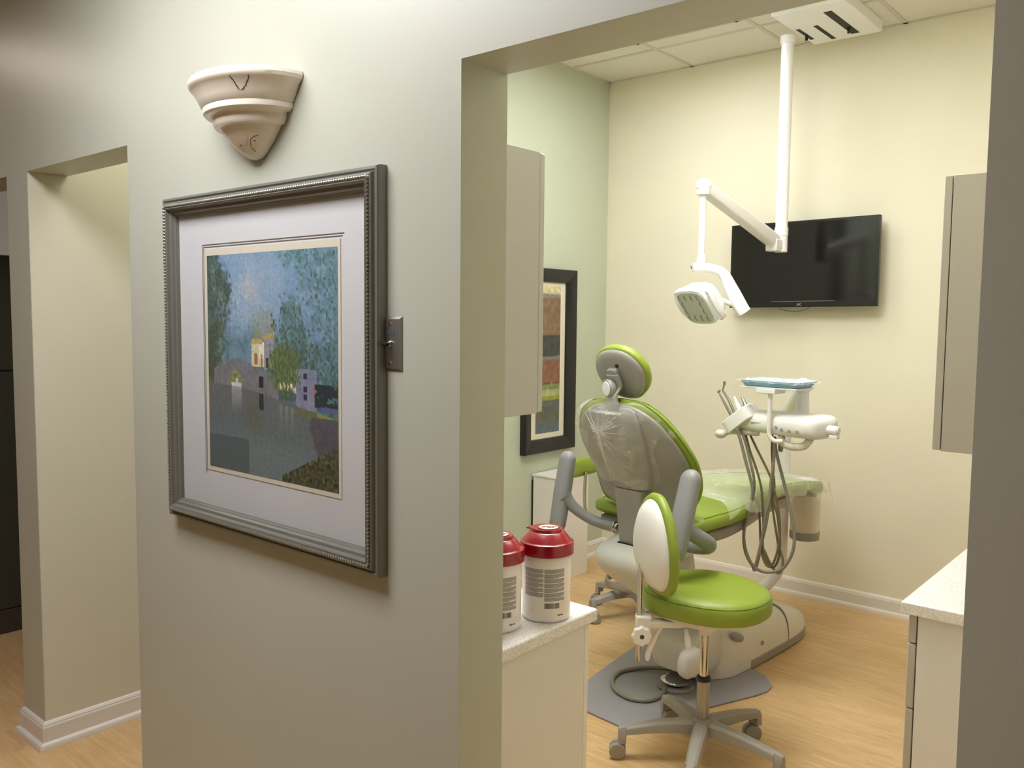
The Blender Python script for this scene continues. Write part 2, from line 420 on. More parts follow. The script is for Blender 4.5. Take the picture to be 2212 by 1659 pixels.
def art_base(u, v):
    n1 = nz(u, v, 6, 1); n2 = nz(u, v, 18, 3); n3 = nz(u, v*1.0, 55, 5); n4 = nz(u, v, 110, 9)
    sky = mixc((112, 158, 200), (148, 182, 206), sm(.35, 0, math.hypot(u-.36, (v-.16)*1.2))+.35*n1)
    sky = mixc(sky, (176, 186, 186), .8*sm(.10, 0, math.hypot(u-.36, v-.15))*(.6+n2))
    sky = mixc(sky, (96, 122, 160), .5*sm(.25, .5, v))
    c = sky
    # back foliage haze
    d = sm(.50, .62, v+.10*math.sin(u*9)+.06*n2); c = mixc(c, (72, 124, 132), .8*sm(.36, .46, v+.04*n2+.05*(abs(u-.3) < .2)))
    # left trees
    lt = sm(.03, -.06, u-(.17+.05*math.sin(v*9)-.05*sm(.2, 0, v))+.05*n2+.03*n3)
    c = mixc(c, mixc((60, 88, 84), (92, 112, 62), sm(.25, .55, v)+.6*n3), lt*.95)
    ml, mr, mc = art_masks(u, v)
    c = mixc(c, (70, 92, 76), .7*ml); c = mixc(c, (84, 132, 142), .55*mr); c = mixc(c, (70, 112, 102), .6*mc)
    # ochre haze behind the house
    c = mixc(c, (150, 148, 84), .75*sm(.14, .03, math.hypot(u-.47, (v-.36)*.9)+.04*n3)*(1 if v < .5 else 0))
    return c
def art_over(u, v, c):
    n1 = nz(u, v, 6, 1); n2 = nz(u, v, 18, 3); n3 = nz(u, v, 55, 5); n4 = nz(u, v, 110, 9)
    c0 = c
    # bridge / quay wall
    top = interp([(.05, .53), (.13, .495), (.24, .475), (.38, .50), (.52, .535), (.6, .56)], u)
    bot = interp([(0, .60), (.3, .605), (.45, .625), (.72, .665), (1, .70)], u)
    if u > .05 and u < .58 and v > top and v < bot: c = mixc((116, 118, 126), (130, 130, 134), .5+n2)
    if math.hypot((u-.235)/.055, (v-.60)/.075) < 1 and v < .60: c = mixc((120, 132, 72), (150, 156, 96), .5+n3)
    if .20 < u < .285 and .585 < v < .608: c = (214, 216, 214)
    if .235 < u < .26 and .565 < v < .59: c = (196, 202, 204)
    if .43 < u < .465 and .55 < v < .60: c = (40, 46, 50)
    # yellow house
    if .37 < u < .47 and .395+.03*(.47-u) < v < .505: c = (214, 208, 160) if u < .43 or v > .47 else (232, 228, 196)
    if .37 < u < .46 and .385 < v < .405: c = (200, 170, 84)
    if .47 < u < .545 and .365 < v < .52: c = (150, 150, 168)
    if .46 < u < .55 and .35+.4*(.55-u)*.5 < v < .385: c = (196, 160, 92)
    if .395 < u < .42 and .445 < v < .50: c = (186, 116, 50)
    if .445 < u < .458 and .45 < v < .505: c = (190, 130, 60)
    if .485 < u < .505 and .465 < v < .51: c = (70, 62, 60)
    painted = c is not c0
    # willow in front
    wl = sm(.02, -.04, math.hypot((u-.63)/1.15, (v-.50)/1.0)-.105+.05*n3+.04*n2)
    c = mixc(c, mixc((82, 110, 72), (118, 128, 76), .5+1.3*n3), wl*.75)
    # white garden wall and lavender house
    if .57 < u < .71 and .565 < v < .575+.08*(u-.3): c = mixc((206, 200, 150), (232, 226, 196), .5+n3*1.5)
    if .57 < u < .71 and .55 < v < .65 and abs(((u*40) % 1)-.5) < .12: c = (92, 96, 62)
    if .71 < u < .86 and .50 < v < .675: c = mixc((120, 128, 168), (140, 146, 176), .5+n2)
    if .765 < u < .79 and (.52 < v < .545 or .575 < v < .60 or .61 < v < .635): c = (48, 56, 92)
    if .835 < u < .85 and .57 < v < .62: c = (190, 110, 80)
    if u > .84 and .56 < v < .665 and n2+n3*.5 > -.12: c = (40, 58, 64)
    if u > .88 and .655 < v < .675: c = (84, 100, 160)
    # water
    if v > bot:
        q = (v-bot)/(1-bot)
        c = mixc((104, 112, 114), (98, 118, 122), q+n1*.5); c = mixc(c, (114, 136, 142), .7*sm(.35, .75, q)*sm(.7, .3, abs(u-.45)+.1*n1))
        c = mixc(c, (104, 102, 72), .5*sm(.18, .02, abs(u-.38)+.5*abs(q-.28)+.05*n2))
        if .20 < u < .285 and q < .32: c = mixc(c, (176, 182, 176), .75*(1-q/.32))
        if .43 < u < .465 and q < .20: c = (50, 58, 60)
        if .57 < u < .71 and .04 < q < .38: c = mixc(c, (176, 178, 136), .55*(.5+.5*math.sin(u*150))*(1-q/.42))
        if u > .71 and q < .10: c = mixc(c, (116, 116, 60), .8)
        if u > .86 and v < .72: c = (150, 160, 56)
        if u > .80+.5*abs(v-.74) and .70 < v < .87: c = mixc((86, 84, 98), (98, 94, 102), .5+n2)
        if v > .87+.9*(.86-u)*.45 and u > .60: c = mixc((52, 56, 46), (112, 106, 58), .45+1.3*n3)
        if u < .34 and v > .84: c = mixc(c, (72, 88, 88), .6)
    g = .3*c[0]+.5*c[1]+.2*c[2]; c = mixc(c, (g, g, g*.98), .30)  # all colours greyed, the haze of the glass painted into the print
    k = 1+.10*n4+.08*n3
    return tuple(max(0, min(255, x*k)) for x in c)


def make_canal(NU, NV):
    R_ = random.Random(11)
    g = [[art_base(i/NU, j/NV) for i in range(NU+1)] for j in range(NV+1)]
    def dab(u, v, ru, rv, ang, col, al):
        ca, sa = math.cos(ang), math.sin(ang); r = max(ru, rv)
        for j in range(max(0, int((v-r)*NV)), min(NV, int((v+r)*NV)+1)+1):
            for i in range(max(0, int((u-r)*NU)), min(NU, int((u+r)*NU)+1)+1):
                dx = i/NU-u; dy = j/NV-v; p = (dx*ca+dy*sa)/ru; q = (-dx*sa+dy*ca)/rv
                if p*p+q*q < 1: g[j][i] = mixc(g[j][i], col, al)
    for _ in range(260):
        u = R_.random(); v = R_.random()*.5; dab(u, v, .02+.03*R_.random(), .012+.02*R_.random(), R_.random()*3, R_.choice([(132, 172, 210), (120, 160, 204), (150, 180, 208), (124, 150, 196)]), .22)
    for _ in range(26): dab(R_.gauss(.35, .045), R_.gauss(.17, .035), .018, .014, R_.random()*3, (178, 186, 192), .35)
    pal = ([(62, 92, 84), (78, 104, 70), (90, 112, 66), (56, 84, 86), (96, 120, 96)], [(60, 116, 112), (74, 132, 122), (92, 148, 160), (52, 96, 96), (112, 160, 190), (66, 122, 98)], [(56, 104, 92), (72, 122, 100), (84, 132, 112), (50, 90, 84), (104, 128, 90)])
    for _ in range(15000):
        u = R_.random(); v = R_.random()*.7; ms = art_masks(u, v); k = R_.randrange(3)
        if R_.random() < ms[k]*(.9 if k != 1 else .75):
            cc = R_.choice(pal[k]); cc = mixc(cc, (52, 76, 60), .5*sm(.3, .6, v)) if k != 1 or R_.random() < .5 else cc
            if k == 0 and v > .3: cc = mixc(cc, (104, 112, 52), .4*R_.random())
            dab(u, v, .003+.005*R_.random(), .0045+.008*R_.random(), R_.uniform(-.7, .7), cc, .45+.35*R_.random())
    g = [[art_over(i/NU, j/NV, g[j][i]) for i in range(NU+1)] for j in range(NV+1)]
    for _ in range(800):
        u = R_.gauss(.62, .075); v = R_.gauss(.50, .07)
        if .50 < u < .76 and .40 < v < .62 and math.hypot((u-.63)/.13, (v-.51)/.11) < 1: dab(u, v, .003+.004*R_.random(), .005+.007*R_.random(), R_.uniform(-.5, .5), R_.choice([(106, 120, 68), (90, 110, 64), (126, 132, 78), (68, 96, 68)]), .6)
    for _ in range(500):
        u = R_.uniform(.6, 1); v = R_.uniform(.8, 1)
        if v > .88+.9*(.86-u)*.45: dab(u, v, .006, .008, R_.random()*3, R_.choice([(84, 80, 50), (60, 62, 50), (116, 108, 62), (70, 74, 62)]), .6)
    return g
CANAL = make_canal(230, 236)
def art_canal(u, v): return CANAL[int(round(v*236))][int(round(u*230))]
def paint_plane(name, x0, x1, z0, z1, fn, nu, nv, place, parent, rough=.55):
    me = bpy.data.meshes.new(name); vs = []; fs = []; cols = []
    for j in range(nv+1):
        for i in range(nu+1):
            u = i/nu; v = j/nv
            vs.append(place(x0+(x1-x0)*u, z1+(z0-z1)*v)); c = fn(u, v); cols += list(lin(c))+[1.0]
    for j in range(nv):
        for i in range(nu):
            a = j*(nu+1)+i; fs.append((a, a+nu+1, a+nu+2, a+1))
    me.from_pydata(vs, [], fs); ca = me.color_attributes.new('paint', 'FLOAT_COLOR', 'POINT'); ca.data.foreach_set('color', cols)
    me.materials.append(vcol_mat(name+'_paint', rough)); o = bpy.data.objects.new(name, me); COL.objects.link(o); o.parent = parent
    return o

def rect_ring(mb, w, h, prof, M3):
    """moulding around a w x h rectangle; prof = (inset, height) list; M3 maps (x, z, out) -> local"""
    for side in range(4):
        secs = []
        for a, b in prof:
            X, Z = w/2-a, h/2-a
            cs = [(-X, -Z), (X, -Z), (X, Z), (-X, Z)]
            p, q = cs[side], cs[(side+1) % 4]
            secs.append([M3(p[0], p[1], b), M3(q[0], q[1], b)])
        mb.loft(secs, cap=False, closed=False)

t = thing('framed_picture', 'large pewter-framed canal print hanging on the hall wall under the sconce', 'picture', (-1.819, YF, 1.4635))
W_, H_ = .890, .872
fm = lambda x, z, o: (x, -o, z)
m = MB(); rect_ring(m, W_, H_, [(0, 0), (0, .019), (.003, .026), (.008, .027), (.010, .024), (.013, .024), (.016, .031), (.019, .033), (.028, .033), (.031, .036), (.034, .034), (.036, .026), (.043, .024), (.046, .017), (.049, .015), (.052, .006)], fm)
m.build('frame', M['frame'], t, ang=25)
m = MB()
for side in range(4):
    L_ = (W_ if side % 2 == 0 else H_)-.048; n = int(L_/.0085)
    for k in range(n):
        s_ = -L_/2+(k+.5)*L_/n; e = (H_ if side % 2 == 0 else W_)/2-.0235
        c = [(s_, -e), (e, s_), (-s_, e), (-e, -s_)][side]
        R = Matrix.Rotation(math.radians(35 if side % 2 == 0 else -55), 3, 'Y')
        m.sphere((c[0], -.0345, c[1]), (.0048, .0042, .0031), 8, R)
m.build('rope_bead', M['silver'], t)
m = MB(); m.bx(-W_/2+.045, W_/2-.045, -.006, -.002, -H_/2+.045, H_/2-.045); m.build('mat_board', M['matboard'], t, smooth=False)
AX0, AX1, AZ0, AZ1 = -2.071+1.819, -1.530+1.819, 1.187-1.4635, 1.739-1.4635
m = MB(); m.bx(AX0-.014, AX1+.010, -.0075, -.006, AZ0-.012, AZ1+.017); m.build('inner_mat', M['matcream'], t, smooth=False)
m = MB()
for e in (.020, .026):
    x0, x1, z0, z1 = AX0-e+.002, AX1+e-.004, AZ0-e+.002, AZ1+e+.004
    for a in ((x0, x1, z1-.0018, z1), (x0, x0+.0014, z0, z1)): m.bx(a[0], a[1], -.0072, -.006, a[2], a[3])
m.build('ruled_line', M['matline'], t, smooth=False)
paint_plane('art_print', AX0, AX1, AZ0, AZ1, art_canal, 230, 236, lambda x, z: (x, -.0082, z), t)
m = MB(); m.bx(-W_/2+.045, W_/2-.045, -.0125, -.0105, -H_/2+.045, H_/2-.045); m.build('glass_pane', M['glass'], t, smooth=False)

# ------------------------------------------------------------------ alabaster sconce
t = thing('wall_sconce', 'cream alabaster half-bowl wall sconce with dark veins above the framed picture', 'lamp', (-1.842, YF-.002, 1.96))
prof = [(.001, 0), (.022, .003), (.045, .016), (.073, .040), (.092, .060), (.098, .068), (.1005, .070), (.112, .071), (.117, .076), (.120, .086), (.121, .093), (.124, .096), (.138, .098), (.144, .103), (.146, .111), (.145, .116),
        (.151, .121), (.158, .133), (.170, .152), (.176, .158), (.182, .163), (.1845, .171), (.182, .179), (.176, .183), (.168, .182), (.160, .176), (.12, .110), (.06, .05), (.001, .02)]
m = MB(); m.lathe(prof, (0, 0, 0), 48, None, PI, 2*PI, 1, .80)
# back plate closes the half bowl on the wall
m.build('bowl', M['alab'], t, ang=32)
m = MB(); m.bx(-.07, .07, -.012, 0, .06, .15); m.build('wall_bracket', M['steel'], t)
def bowl_pt(a, z, off=.0012):
    r = 0
    for (r0, z0), (r1, z1) in zip(prof[:20], prof[1:21]):
        if z0 <= z <= z1 and z1 > z0: r = r0+(r1-r0)*(z-z0)/(z1-z0)
    r += off; return Vector((r*math.cos(a), r*math.sin(a)*.8, z))
for path, rs in (([(4.60, .168), (4.63, .155), (4.68, .142), (4.72, .133)], .0022), ([(4.90, .170), (4.885, .158), (4.86, .15), (4.80, .136), (4.74, .133)], .0020),
                 ([(5.02, .046), (4.9, .044), (4.78, .040), (4.72, .034), (4.70, .022), (4.9, .014)], .0014), ([(4.15, .03), (4.22, .026)], .0022), ([(4.86, .036), (4.93, .034)], .0022)):
    P = catmull([Vector((a+.60, z, 0)) for a, z in path], 5); rj = random.Random(len(P)); m = MB()
    m.tube([bowl_pt(q.x+rj.uniform(-.006, .006), q.y+rj.uniform(-.0006, .0006), -.0002) for q in P], [rs*(.25+.75*abs(math.sin(i*1.3+.6)))*(.5 if i in (0, len(P)-1) else .8) for i in range(len(P))], 8); m.build('vein', M['vein'], t)

# ------------------------------------------------------------------ switch plate
t = thing('switch_plate', 'brushed steel wall plate with a black toggle beside the picture frame', 'switch', (-1.361, YF, 1.529))
m = MB(); w, h = .035, .057
m.loft([[Vector((sx*a, -b, sz*c)) for sx, sz in ((-1, -1), (1, -1), (1, 1), (-1, 1))] for a, b, c in ((w, 0, h), (w, .0015, h), (w-.006, .005, h-.005), (w-.008, .0055, h-.007))])
m.build('plate', M['steel'], t, ang=20)
for s in (-1, 1):
    m = MB(); m.lathe([(.001, 0), (.0035, 0), (.0035, .001), (.002, .0016), (.0005, .0016)], (.002, -.0056, s*.041), 16, Matrix.Rotation(PI/2, 3, 'X')); m.build('screw', M['chrome'], t)
m = MB(); m.lathe([(.001, 0), (.0065, 0), (.0065, .003), (.005, .004), (.005, .008), (.001, .008)], (.002, -.005, 0), 20, Matrix.Rotation(PI/2, 3, 'X')); m.build('collar', M['chrome'], t)
m = MB(); m.cyl((.002, -.010, 0), (.000, -.024, -.003), .0035, .0048, 16); m.build('toggle', M['black'], t)
m = MB(); m.bx(-.010, .016, -.0062, -.0055, .020, .0265); m.build('marking', M['blueink'], t, smooth=False)

# ------------------------------------------------------------------ cabinets, left of the opening
t = thing('base_cabinet', 'white base cabinet under the counter with the wipe canisters', 'cabinet', (0, 0, 0))
m = MB(); m.bx(-2.28, -1.345, YB+.002, 1.905, .10, .742); m.build('body', M['cab'], t, bevel=.001)
m = MB(); m.bx(-2.28, -1.40, YB+.002, 1.85, 0, .10); m.build('plinth', M['black'], t)
for k in range(2):
    m = MB(); m.bx(-1.346-.465*(k+1)+.003, -1.346-.465*k, 1.908, 1.928, .105, .738); d = m.build('door', M['white_pl'], t, bevel=.002)
    m = MB(); x = -1.346-.465*k-(.4 if k == 0 else .06); m.tube([(x, 1.928, .62), (x, 1.95, .62), (x, 1.95, .72), (x, 1.928, .72)], .004, 10); m.build('handle', M['steel'], d)
m = MB(); m.bx(-2.30, -1.328, YB+.001, 1.945, .742, .778)
tag(m.build('countertop', M['quartz'], bevel=.006, seg=3), 'speckled white countertop holding two red-lidded wipe canisters', 'countertop')
t = thing('wall_cabinet', 'grey upper wall cabinet just inside the left side of the doorway', 'cabinet')
m = MB(); m.bx(-2.28, -1.33, YB+.001, 1.664, 1.348, 1.99); m.build('body', M['uppercab'], t, bevel=.001)
m = MB(); m.bx(-1.805, -1.332, 1.667, 1.687, 1.350, 1.988); d = m.build('door', M['uppercab'], t, bevel=.0025)
m = MB(); m.bx(-2.28, -1.808, 1.667, 1.687, 1.350, 1.988); m.build('door', M['uppercab'], t, bevel=.0025)

# right side
BY = 2.585
t = thing('base_cabinet', 'white drawer cabinet at the right edge of the doorway', 'cabinet')
m = MB(); m.bx(-.665, XRW-.002, BY+.02, 4.0, .10, .742); m.build('body', M['cab'], t, bevel=.001)
m = MB(); m.bx(-.62, XRW-.002, BY+.03, 4.0, 0, .10); m.build('plinth', M['black'], t)
for c in range(3):
    y0 = BY+.021+c*.465; y1 = y0+.462
    for z0, z1 in ((.655, .740), (.460, .652), (.105, .457)):
        m = MB(); m.bx(-.690, -.669, y0, y1, z0, z1); d = m.build('drawer', M['cab2'], t, bevel=.003)
m = MB(); m.bx(-.708, XRW-.001, BY, 4.02, .742, .778)
tag(m.build('countertop', M['quartz'], bevel=.004, seg=3), 'bare speckled white countertop at the right edge of the doorway', 'countertop')
t = thing('wall_cabinet', 'greige upper wall cabinet hanging above the right-hand countertop', 'cabinet')
m = MB(); m.bx(-.622, XRW-.002, BY, 3.8, 1.226, 1.985); m.build('body', M['cab2'], t, bevel=.001)
for k in range(3):
    m = MB(); m.bx(-.645, -.625, BY+.001+.403*k, BY+.401+.403*k, 1.228, 1.985); m.build('door', M['cab2'], t, bevel=.002)

# ------------------------------------------------------------------ wipe canisters
def canister(x, y, z, rz, label, S):
    t = thing('wipe_canister', label, 'canister', (x, y, z), rz, 'disinfecting wipe canisters')
    r = .066*S; H = .182*S
    m = MB(); m.lathe([(.001, 0), (r*.9, 0), (r*.97, .003), (r, .010), (r, .018), (r*.985, .020), (r*.985, .026), (r*.99, .03), (r*.99, H-.012), (r*.965, H-.008), (r*.965, H), (.001, H)], n=56); m.build('body', M['canw'], t, ang=50)
    R1 = .0735*S
    m = MB(); m.lathe([(R1*.94, H-.006), (R1, H-.004), (R1, H+.022), (R1*.985, H+.027), (R1*.93, H+.029), (R1*.90, H+.031), (R1*.66, H+.052), (R1*.60, H+.054), (R1*.58, H+.060), (R1*.56, H+.062), (.001, H+.062)], n=56)
    lid = m.build('lid', M['red'], t, ang=30)
    m = MB(); m.box((-R1*.62, 0, H+.056), (.022, .026, .004)); m.build('flap_tab', M['red'], lid, bevel=.001)
    m = MB(); m.lathe([(.001, 0), (.030*S, 0), (.030*S, .0008), (.001, .0008)], (0.004, 0, H+.0622), 32); m.build('sticker', M['yellow'], lid)
    m = MB(); m.lathe([(.0265*S, 0), (.030*S, 0), (.030*S, .0012), (.0265*S, .0012)], (0.004, 0, H+.0625), 32, ring=True)
    m.box((.004, 0, H+.0632), (.048*S, .0035, .0006), Matrix.Rotation(.7, 3, 'Z'))
    m.build('warning_ring', M['red'], lid)
    m = MB()
    for k in range(4): m.box((.004+(-.012+.008*k), .003*((k % 2)*2-1), H+.0631), (.007, .010, .0005), Matrix.Rotation(.5*k, 3, 'Z'))
    m.build('printed_mark', M['inkd'], lid, smooth=False)
    # printed label: columns of small text and a bar code on the side towards the doorway
    def patch(mb, a0, a1, z0, z1, off=.0006, seg=6):
        R = r*.99+off; secs = []
        for k in range(seg+1):
            a = a0+(a1-a0)*k/seg; c, s_ = math.cos(a), math.sin(a)
            secs.append([Vector((R*c, R*s_, z0)), Vector((R*c, R*s_, z1))])
        mb.loft(secs, cap=False, closed=False)
    m = MB(); rnd = random.Random(3)
    for a0, a1, zt, zb in ((-2.12, -1.23, H*.80, H*.38), (-1.19, -.30, H*.80, H*.34)):
        z = zt; k = 0
        while z > zb:
            k += 1; e = a1-(rnd.random()*.35 if k % 5 == 0 else 0)
            patch(m, a0, e, z-.0015, z); z -= .0023 if k % 5 else .0036
    m.build('label_text', M['ink'], t, smooth=False)
    m = MB(); a = -1.17
    while a < -.55:
        w_ = rnd.choice((.008, .014, .022)); patch(m, a, a+w_, H*.22, H*.30, seg=1); a += w_+rnd.choice((.01, .016))
    for k in range(4): patch(m, -.62+.07*k, -.57+.07*k, H*.105, H*.125, seg=1)
    m.build('bar_code', M['inkd'], t, smooth=False)
canister(-1.402, 1.803, .778, .20, 'red-lidded wipe canister standing farther back, nearer the counter corner', 1.0)
canister(-1.452, 1.655, .778, .32, 'red-lidded wipe canister partly cut off by the door jamb', 1.0)

# ------------------------------------------------------------------ black framed art on the sage wall
t = thing('framed_picture', 'tall black-framed abstract print hanging on the sage wall beyond the cabinet', 'picture', (-3.25, 4.155, 1.325))
fm2 = lambda x, z, o: (o, x, z)
w, h = .50, 1.12
m = MB(); rect_ring(m, w, h, [(0, 0), (0, .040), (.004, .045), (.010, .045), (.078, .022), (.082, .012), (.082, .006)], fm2); m.build('frame', M['blackframe'], t, ang=20)
m = MB(); m.bx(.006, .010, -w/2+.075, w/2-.075, -h/2+.075, h/2-.075); m.build('mat_board', M['matcream'], t, smooth=False)
def art_bands(u, v):
    n = nz(u*.5, v*2, 14, 2); n3 = nz(u, v*2, 40, 4)
    bands = [(0, (206, 196, 156)), (.05, (132, 134, 122)), (.075, (128, 104, 82)), (.33, (66, 68, 68)), (.475, (120, 120, 112)), (.50, (132, 92, 72)), (.66, (80, 68, 52)), (.668, (130, 136, 88)), (.70, (164, 170, 120)), (.75, (148, 150, 56)), (.775, (92, 98, 92)), (.86, (96, 98, 84)), (.93, (92, 104, 116))]
    vv = v+.008*n
    c = bands[0][1]
    for a, k in bands:
        if vv >= a: c = k
    k = 1+.16*n+.12*n3; return tuple(max(0, min(255, x*k)) for x in c)
paint_plane('art_print', -.118, .118, -.445, .455, art_bands, 30, 110, lambda x, z: (.0115, x, z), t)

# ------------------------------------------------------------------ white side unit against the sage wall
t = thing('side_cabinet', 'small white box cabinet standing on the floor beneath the black-framed print', 'cabinet')
m = MB(); m.bx(-3.235, -3.042, 4.018, 4.325, .0, .628); m.build('body', M['white_pl'], t, bevel=.002)
m = MB(); m.bx(-3.240, -3.036, 4.012, 4.330, .628, .640); m.build('top', M['white_pl'], t, bevel=.002)
m = MB(); m.bx(-3.2495, -3.237, 4.02, 4.32, .24, .60); m.build('gap_shade', M['black'], t)  # black strip standing in for the shade between box and wall

# ------------------------------------------------------------------ television
t = thing('television', 'black flat-screen television mounted on the cream wall', 'television', (-1.889, 4.70, 1.90), math.radians(0))
tw, th_ = .838, .478
t.rotation_euler = (math.radians(-1.5), math.radians(-.6), math.radians(0))
m = MB(); m.bx(-tw/2, tw/2, -.012, .018, -th_/2, th_/2); m.build('bezel', M['tvbezel'], t, bevel=.003)
m = MB(); m.bx(-tw/2+.014, tw/2-.014, -.0132, -.010, -th_/2+.030, th_/2-.014); m.build('screen', M['tvscreen'], t, smooth=False)
m = MB(); m.bx(-.26, .26, .018, .045, -.19, .12); m.build('rear_housing', M['black'], t, bevel=.01)
m = MB(); m.bx(-.1, .1, .045, .084, -.08, .08); m.build('wall_mount', M['black'], t)
m = MB(); m.bx(-.16, .20, -.0142, -.0130, -th_/2+.0305, -th_/2+.0322); m.build('trim_line', M['grey_pl'], t, smooth=False)
fc = bpy.data.curves.new('logo', 'FONT'); fc.body = 'JVC'; fc.size = .017; fc.align_x = 'CENTER'; fc.extrude = .0004; fc.offset = .0004
fo = bpy.data.objects.new('logo_curve', fc); COL.objects.link(fo); bpy.context.view_layer.update()
lm = bpy.data.meshes.new_from_object(fo.evaluated_get(bpy.context.evaluated_depsgraph_get())); bpy.data.objects.remove(fo)
fo = bpy.data.objects.new('logo', lm); COL.objects.link(fo); lm.materials.clear(); lm.materials.append(M['silver']); fo.parent = t; fo.location = (.0, -.0128, -th_/2+.008); fo.rotation_euler = (PI/2, 0, 0)
m = MB(); m.tube(catmull([(-.16, .02, -.22), (-.12, .03, -.250), (-.05, .04, -.262), (.02, .03, -.252), (.07, .02, -.22)], 8), .0022, 8); m.build('cable', M['hose'], t)

# ------------------------------------------------------------------ ceiling track housing
t = thing('ceiling_mount', 'white slotted mounting housing on the ceiling tiles beside the lamp pole', 'ceiling mount')
m = MB(); m.bx(-1.845, -1.49, 4.10, 4.66, 3.066, ZC); m.build('housing', M['glossw'], t, bevel=.006)
for x0, x1, y0, y1 in ((-1.825, -1.805, 4.36, 4.56), (-1.735, -1.712, 4.36, 4.62), (-1.625, -1.585, 4.20, 4.60)):
    m = MB(); m.bx(x0, x1, y0, y1, 3.0652, 3.068); m.build('slot', M['slot'], t, smooth=False)
for x, y in ((-1.815, 4.48), (-1.605, 4.50)):
    m = MB(); m.cyl((x, y, 3.068), (x, y, 3.040), .008, None, 12); m.build('screw', M['black'], t)

# ------------------------------------------------------------------ exam lamp
PXm, PYm = -1.884, 4.405
t = thing('exam_lamp', 'white ceiling-hung dental examination lamp on a long pole and jointed arm', 'lamp', (PXm, PYm, 3.06))
T = Vector((PXm, PYm, 3.06))
def L3(p): return Vector(p)-T
m = MB(); m.lathe([(.033, 0), (.038, -.004), (.038, -.035), (.033, -.042), (.001, -.042), (.001, 0)], (0, 0, 0), 32); m.build('ceiling_flange', M['glossw'], t)
m = MB(); m.cyl((0, 0, -.03), (0, 0, 2.02-3.06), .0315, None, 32); m.build('pole', M['glossw'], t)
m = MB(); m.cyl((0, 0, 2.075-3.06), (0, 0, 2.030-3.06), .035, None, 32); m.cyl((0, 0, 2.03-3.06), (0, 0, 1.945-3.06), .033, None, 32); m.build('pivot', M['glossw'], t, bevel=.002)
E1 = Vector((-1.917, 3.60, 2.190)); A0 = Vector((PXm-.015, PYm-.055, 2.000))
m = MB(); m.box(L3((PXm-.012, PYm-.07, 1.978)), (.062, .060, .065)); m.box(L3((PXm-.006, PYm-.04, 1.985)), (.052, .06, .05)); m.build('knuckle', M['glossw'], t, bevel=.006)
d = (E1-A0).normalized(); side = d.cross(Vector((0, 0, 1))).normalized(); up = side.cross(d)
m = MB(); secs = []
for s_, hw, hh in ((-.02, .026, .030), (0, .030, .034), (.05, .031, .036), (.3, .030, .033), (.7, .028, .031), ((E1-A0).length-.02, .028, .030), ((E1-A0).length, .027, .028)):
    c = A0+d*s_; secs.append([L3(c+side*x+up*y) for x, y in sell(24, hw, hh, 5)])
m.loft(secs); m.build('spring_arm', M['glossw'], t, ang=50)
m = MB(); m.sphere(L3(E1+Vector((0, 0, .006))), (.034, .045, .036), 20); m.cyl(L3(E1+Vector((0, -.004, -.012))), L3(E1+Vector((0, -.004, -.034))), .034, .030, 24); m.build('elbow_cap', M['glossw'], t)
for c in (E1-d*.06+side*.029-up*.004, A0+d*.04+side*.031-up*.02, A0+d*.05+side*.031-up*.002):
    m = MB(); m.cyl(L3(c), L3(c+side*.002), .005, None, 12); m.build('screw', M['grey_pl'], t)
DZ = 1.875; D0 = E1+Vector((0, -.004, 0))
m = MB(); m.cyl(L3(D0+Vector((0, 0, -.03))), L3((D0.x, D0.y, DZ)), .0150, None, 24); m.build('drop_tube', M['glossw'], t)
m = MB(); m.cyl(L3((D0.x, D0.y, DZ+.006)), L3((D0.x, D0.y, DZ-.034)), .021, None, 24); m.build('swivel_collar', M['glossw'], t, bevel=.002)
# curved yoke from the drop tube down behind the head
yk = catmull([(D0.x-.035, D0.y-.02, 1.826), (D0.x-.005, D0.y, 1.826), (D0.x+.05, D0.y+.03, 1.818), (D0.x+.085, D0.y+.055, 1.795), (D0.x+.115, D0.y+.075, 1.73), (D0.x+.150, D0.y+.095, 1.655), (D0.x+.168, D0.y+.11, 1.618)], 6)
m = MB(); secs = []
n = len(yk)
for i, p in enumerate(yk):
    tg = (yk[min(i+1, n-1)]-yk[max(i-1, 0)]).normalized(); sd = Vector((-.62, .78, 0)).normalized(); sd = (sd-tg*sd.dot(tg)).normalized(); u_ = sd.cross(tg)
    f = i/(n-1); hw = .026; hh = .0205+.011*sm(.35, .8, f)
    if i == 0: hw *= .6; hh *= .6
    if i == n-1: hw *= .6; hh *= .5
    secs.append([L3(p+sd*x+u_*y) for x, y in sell(24, hw, hh, 3.5)])
m.loft(secs); m.build('yoke', M['glossw'], t, ang=50)
m = MB(); q = yk[0]+Vector((-.0015, -.0025, 0)); m.cyl(L3(q), L3(q+Vector((-.002, -.0015, -.001))), .008, None, 16); m.build('maker_badge', M['blueink'], t)
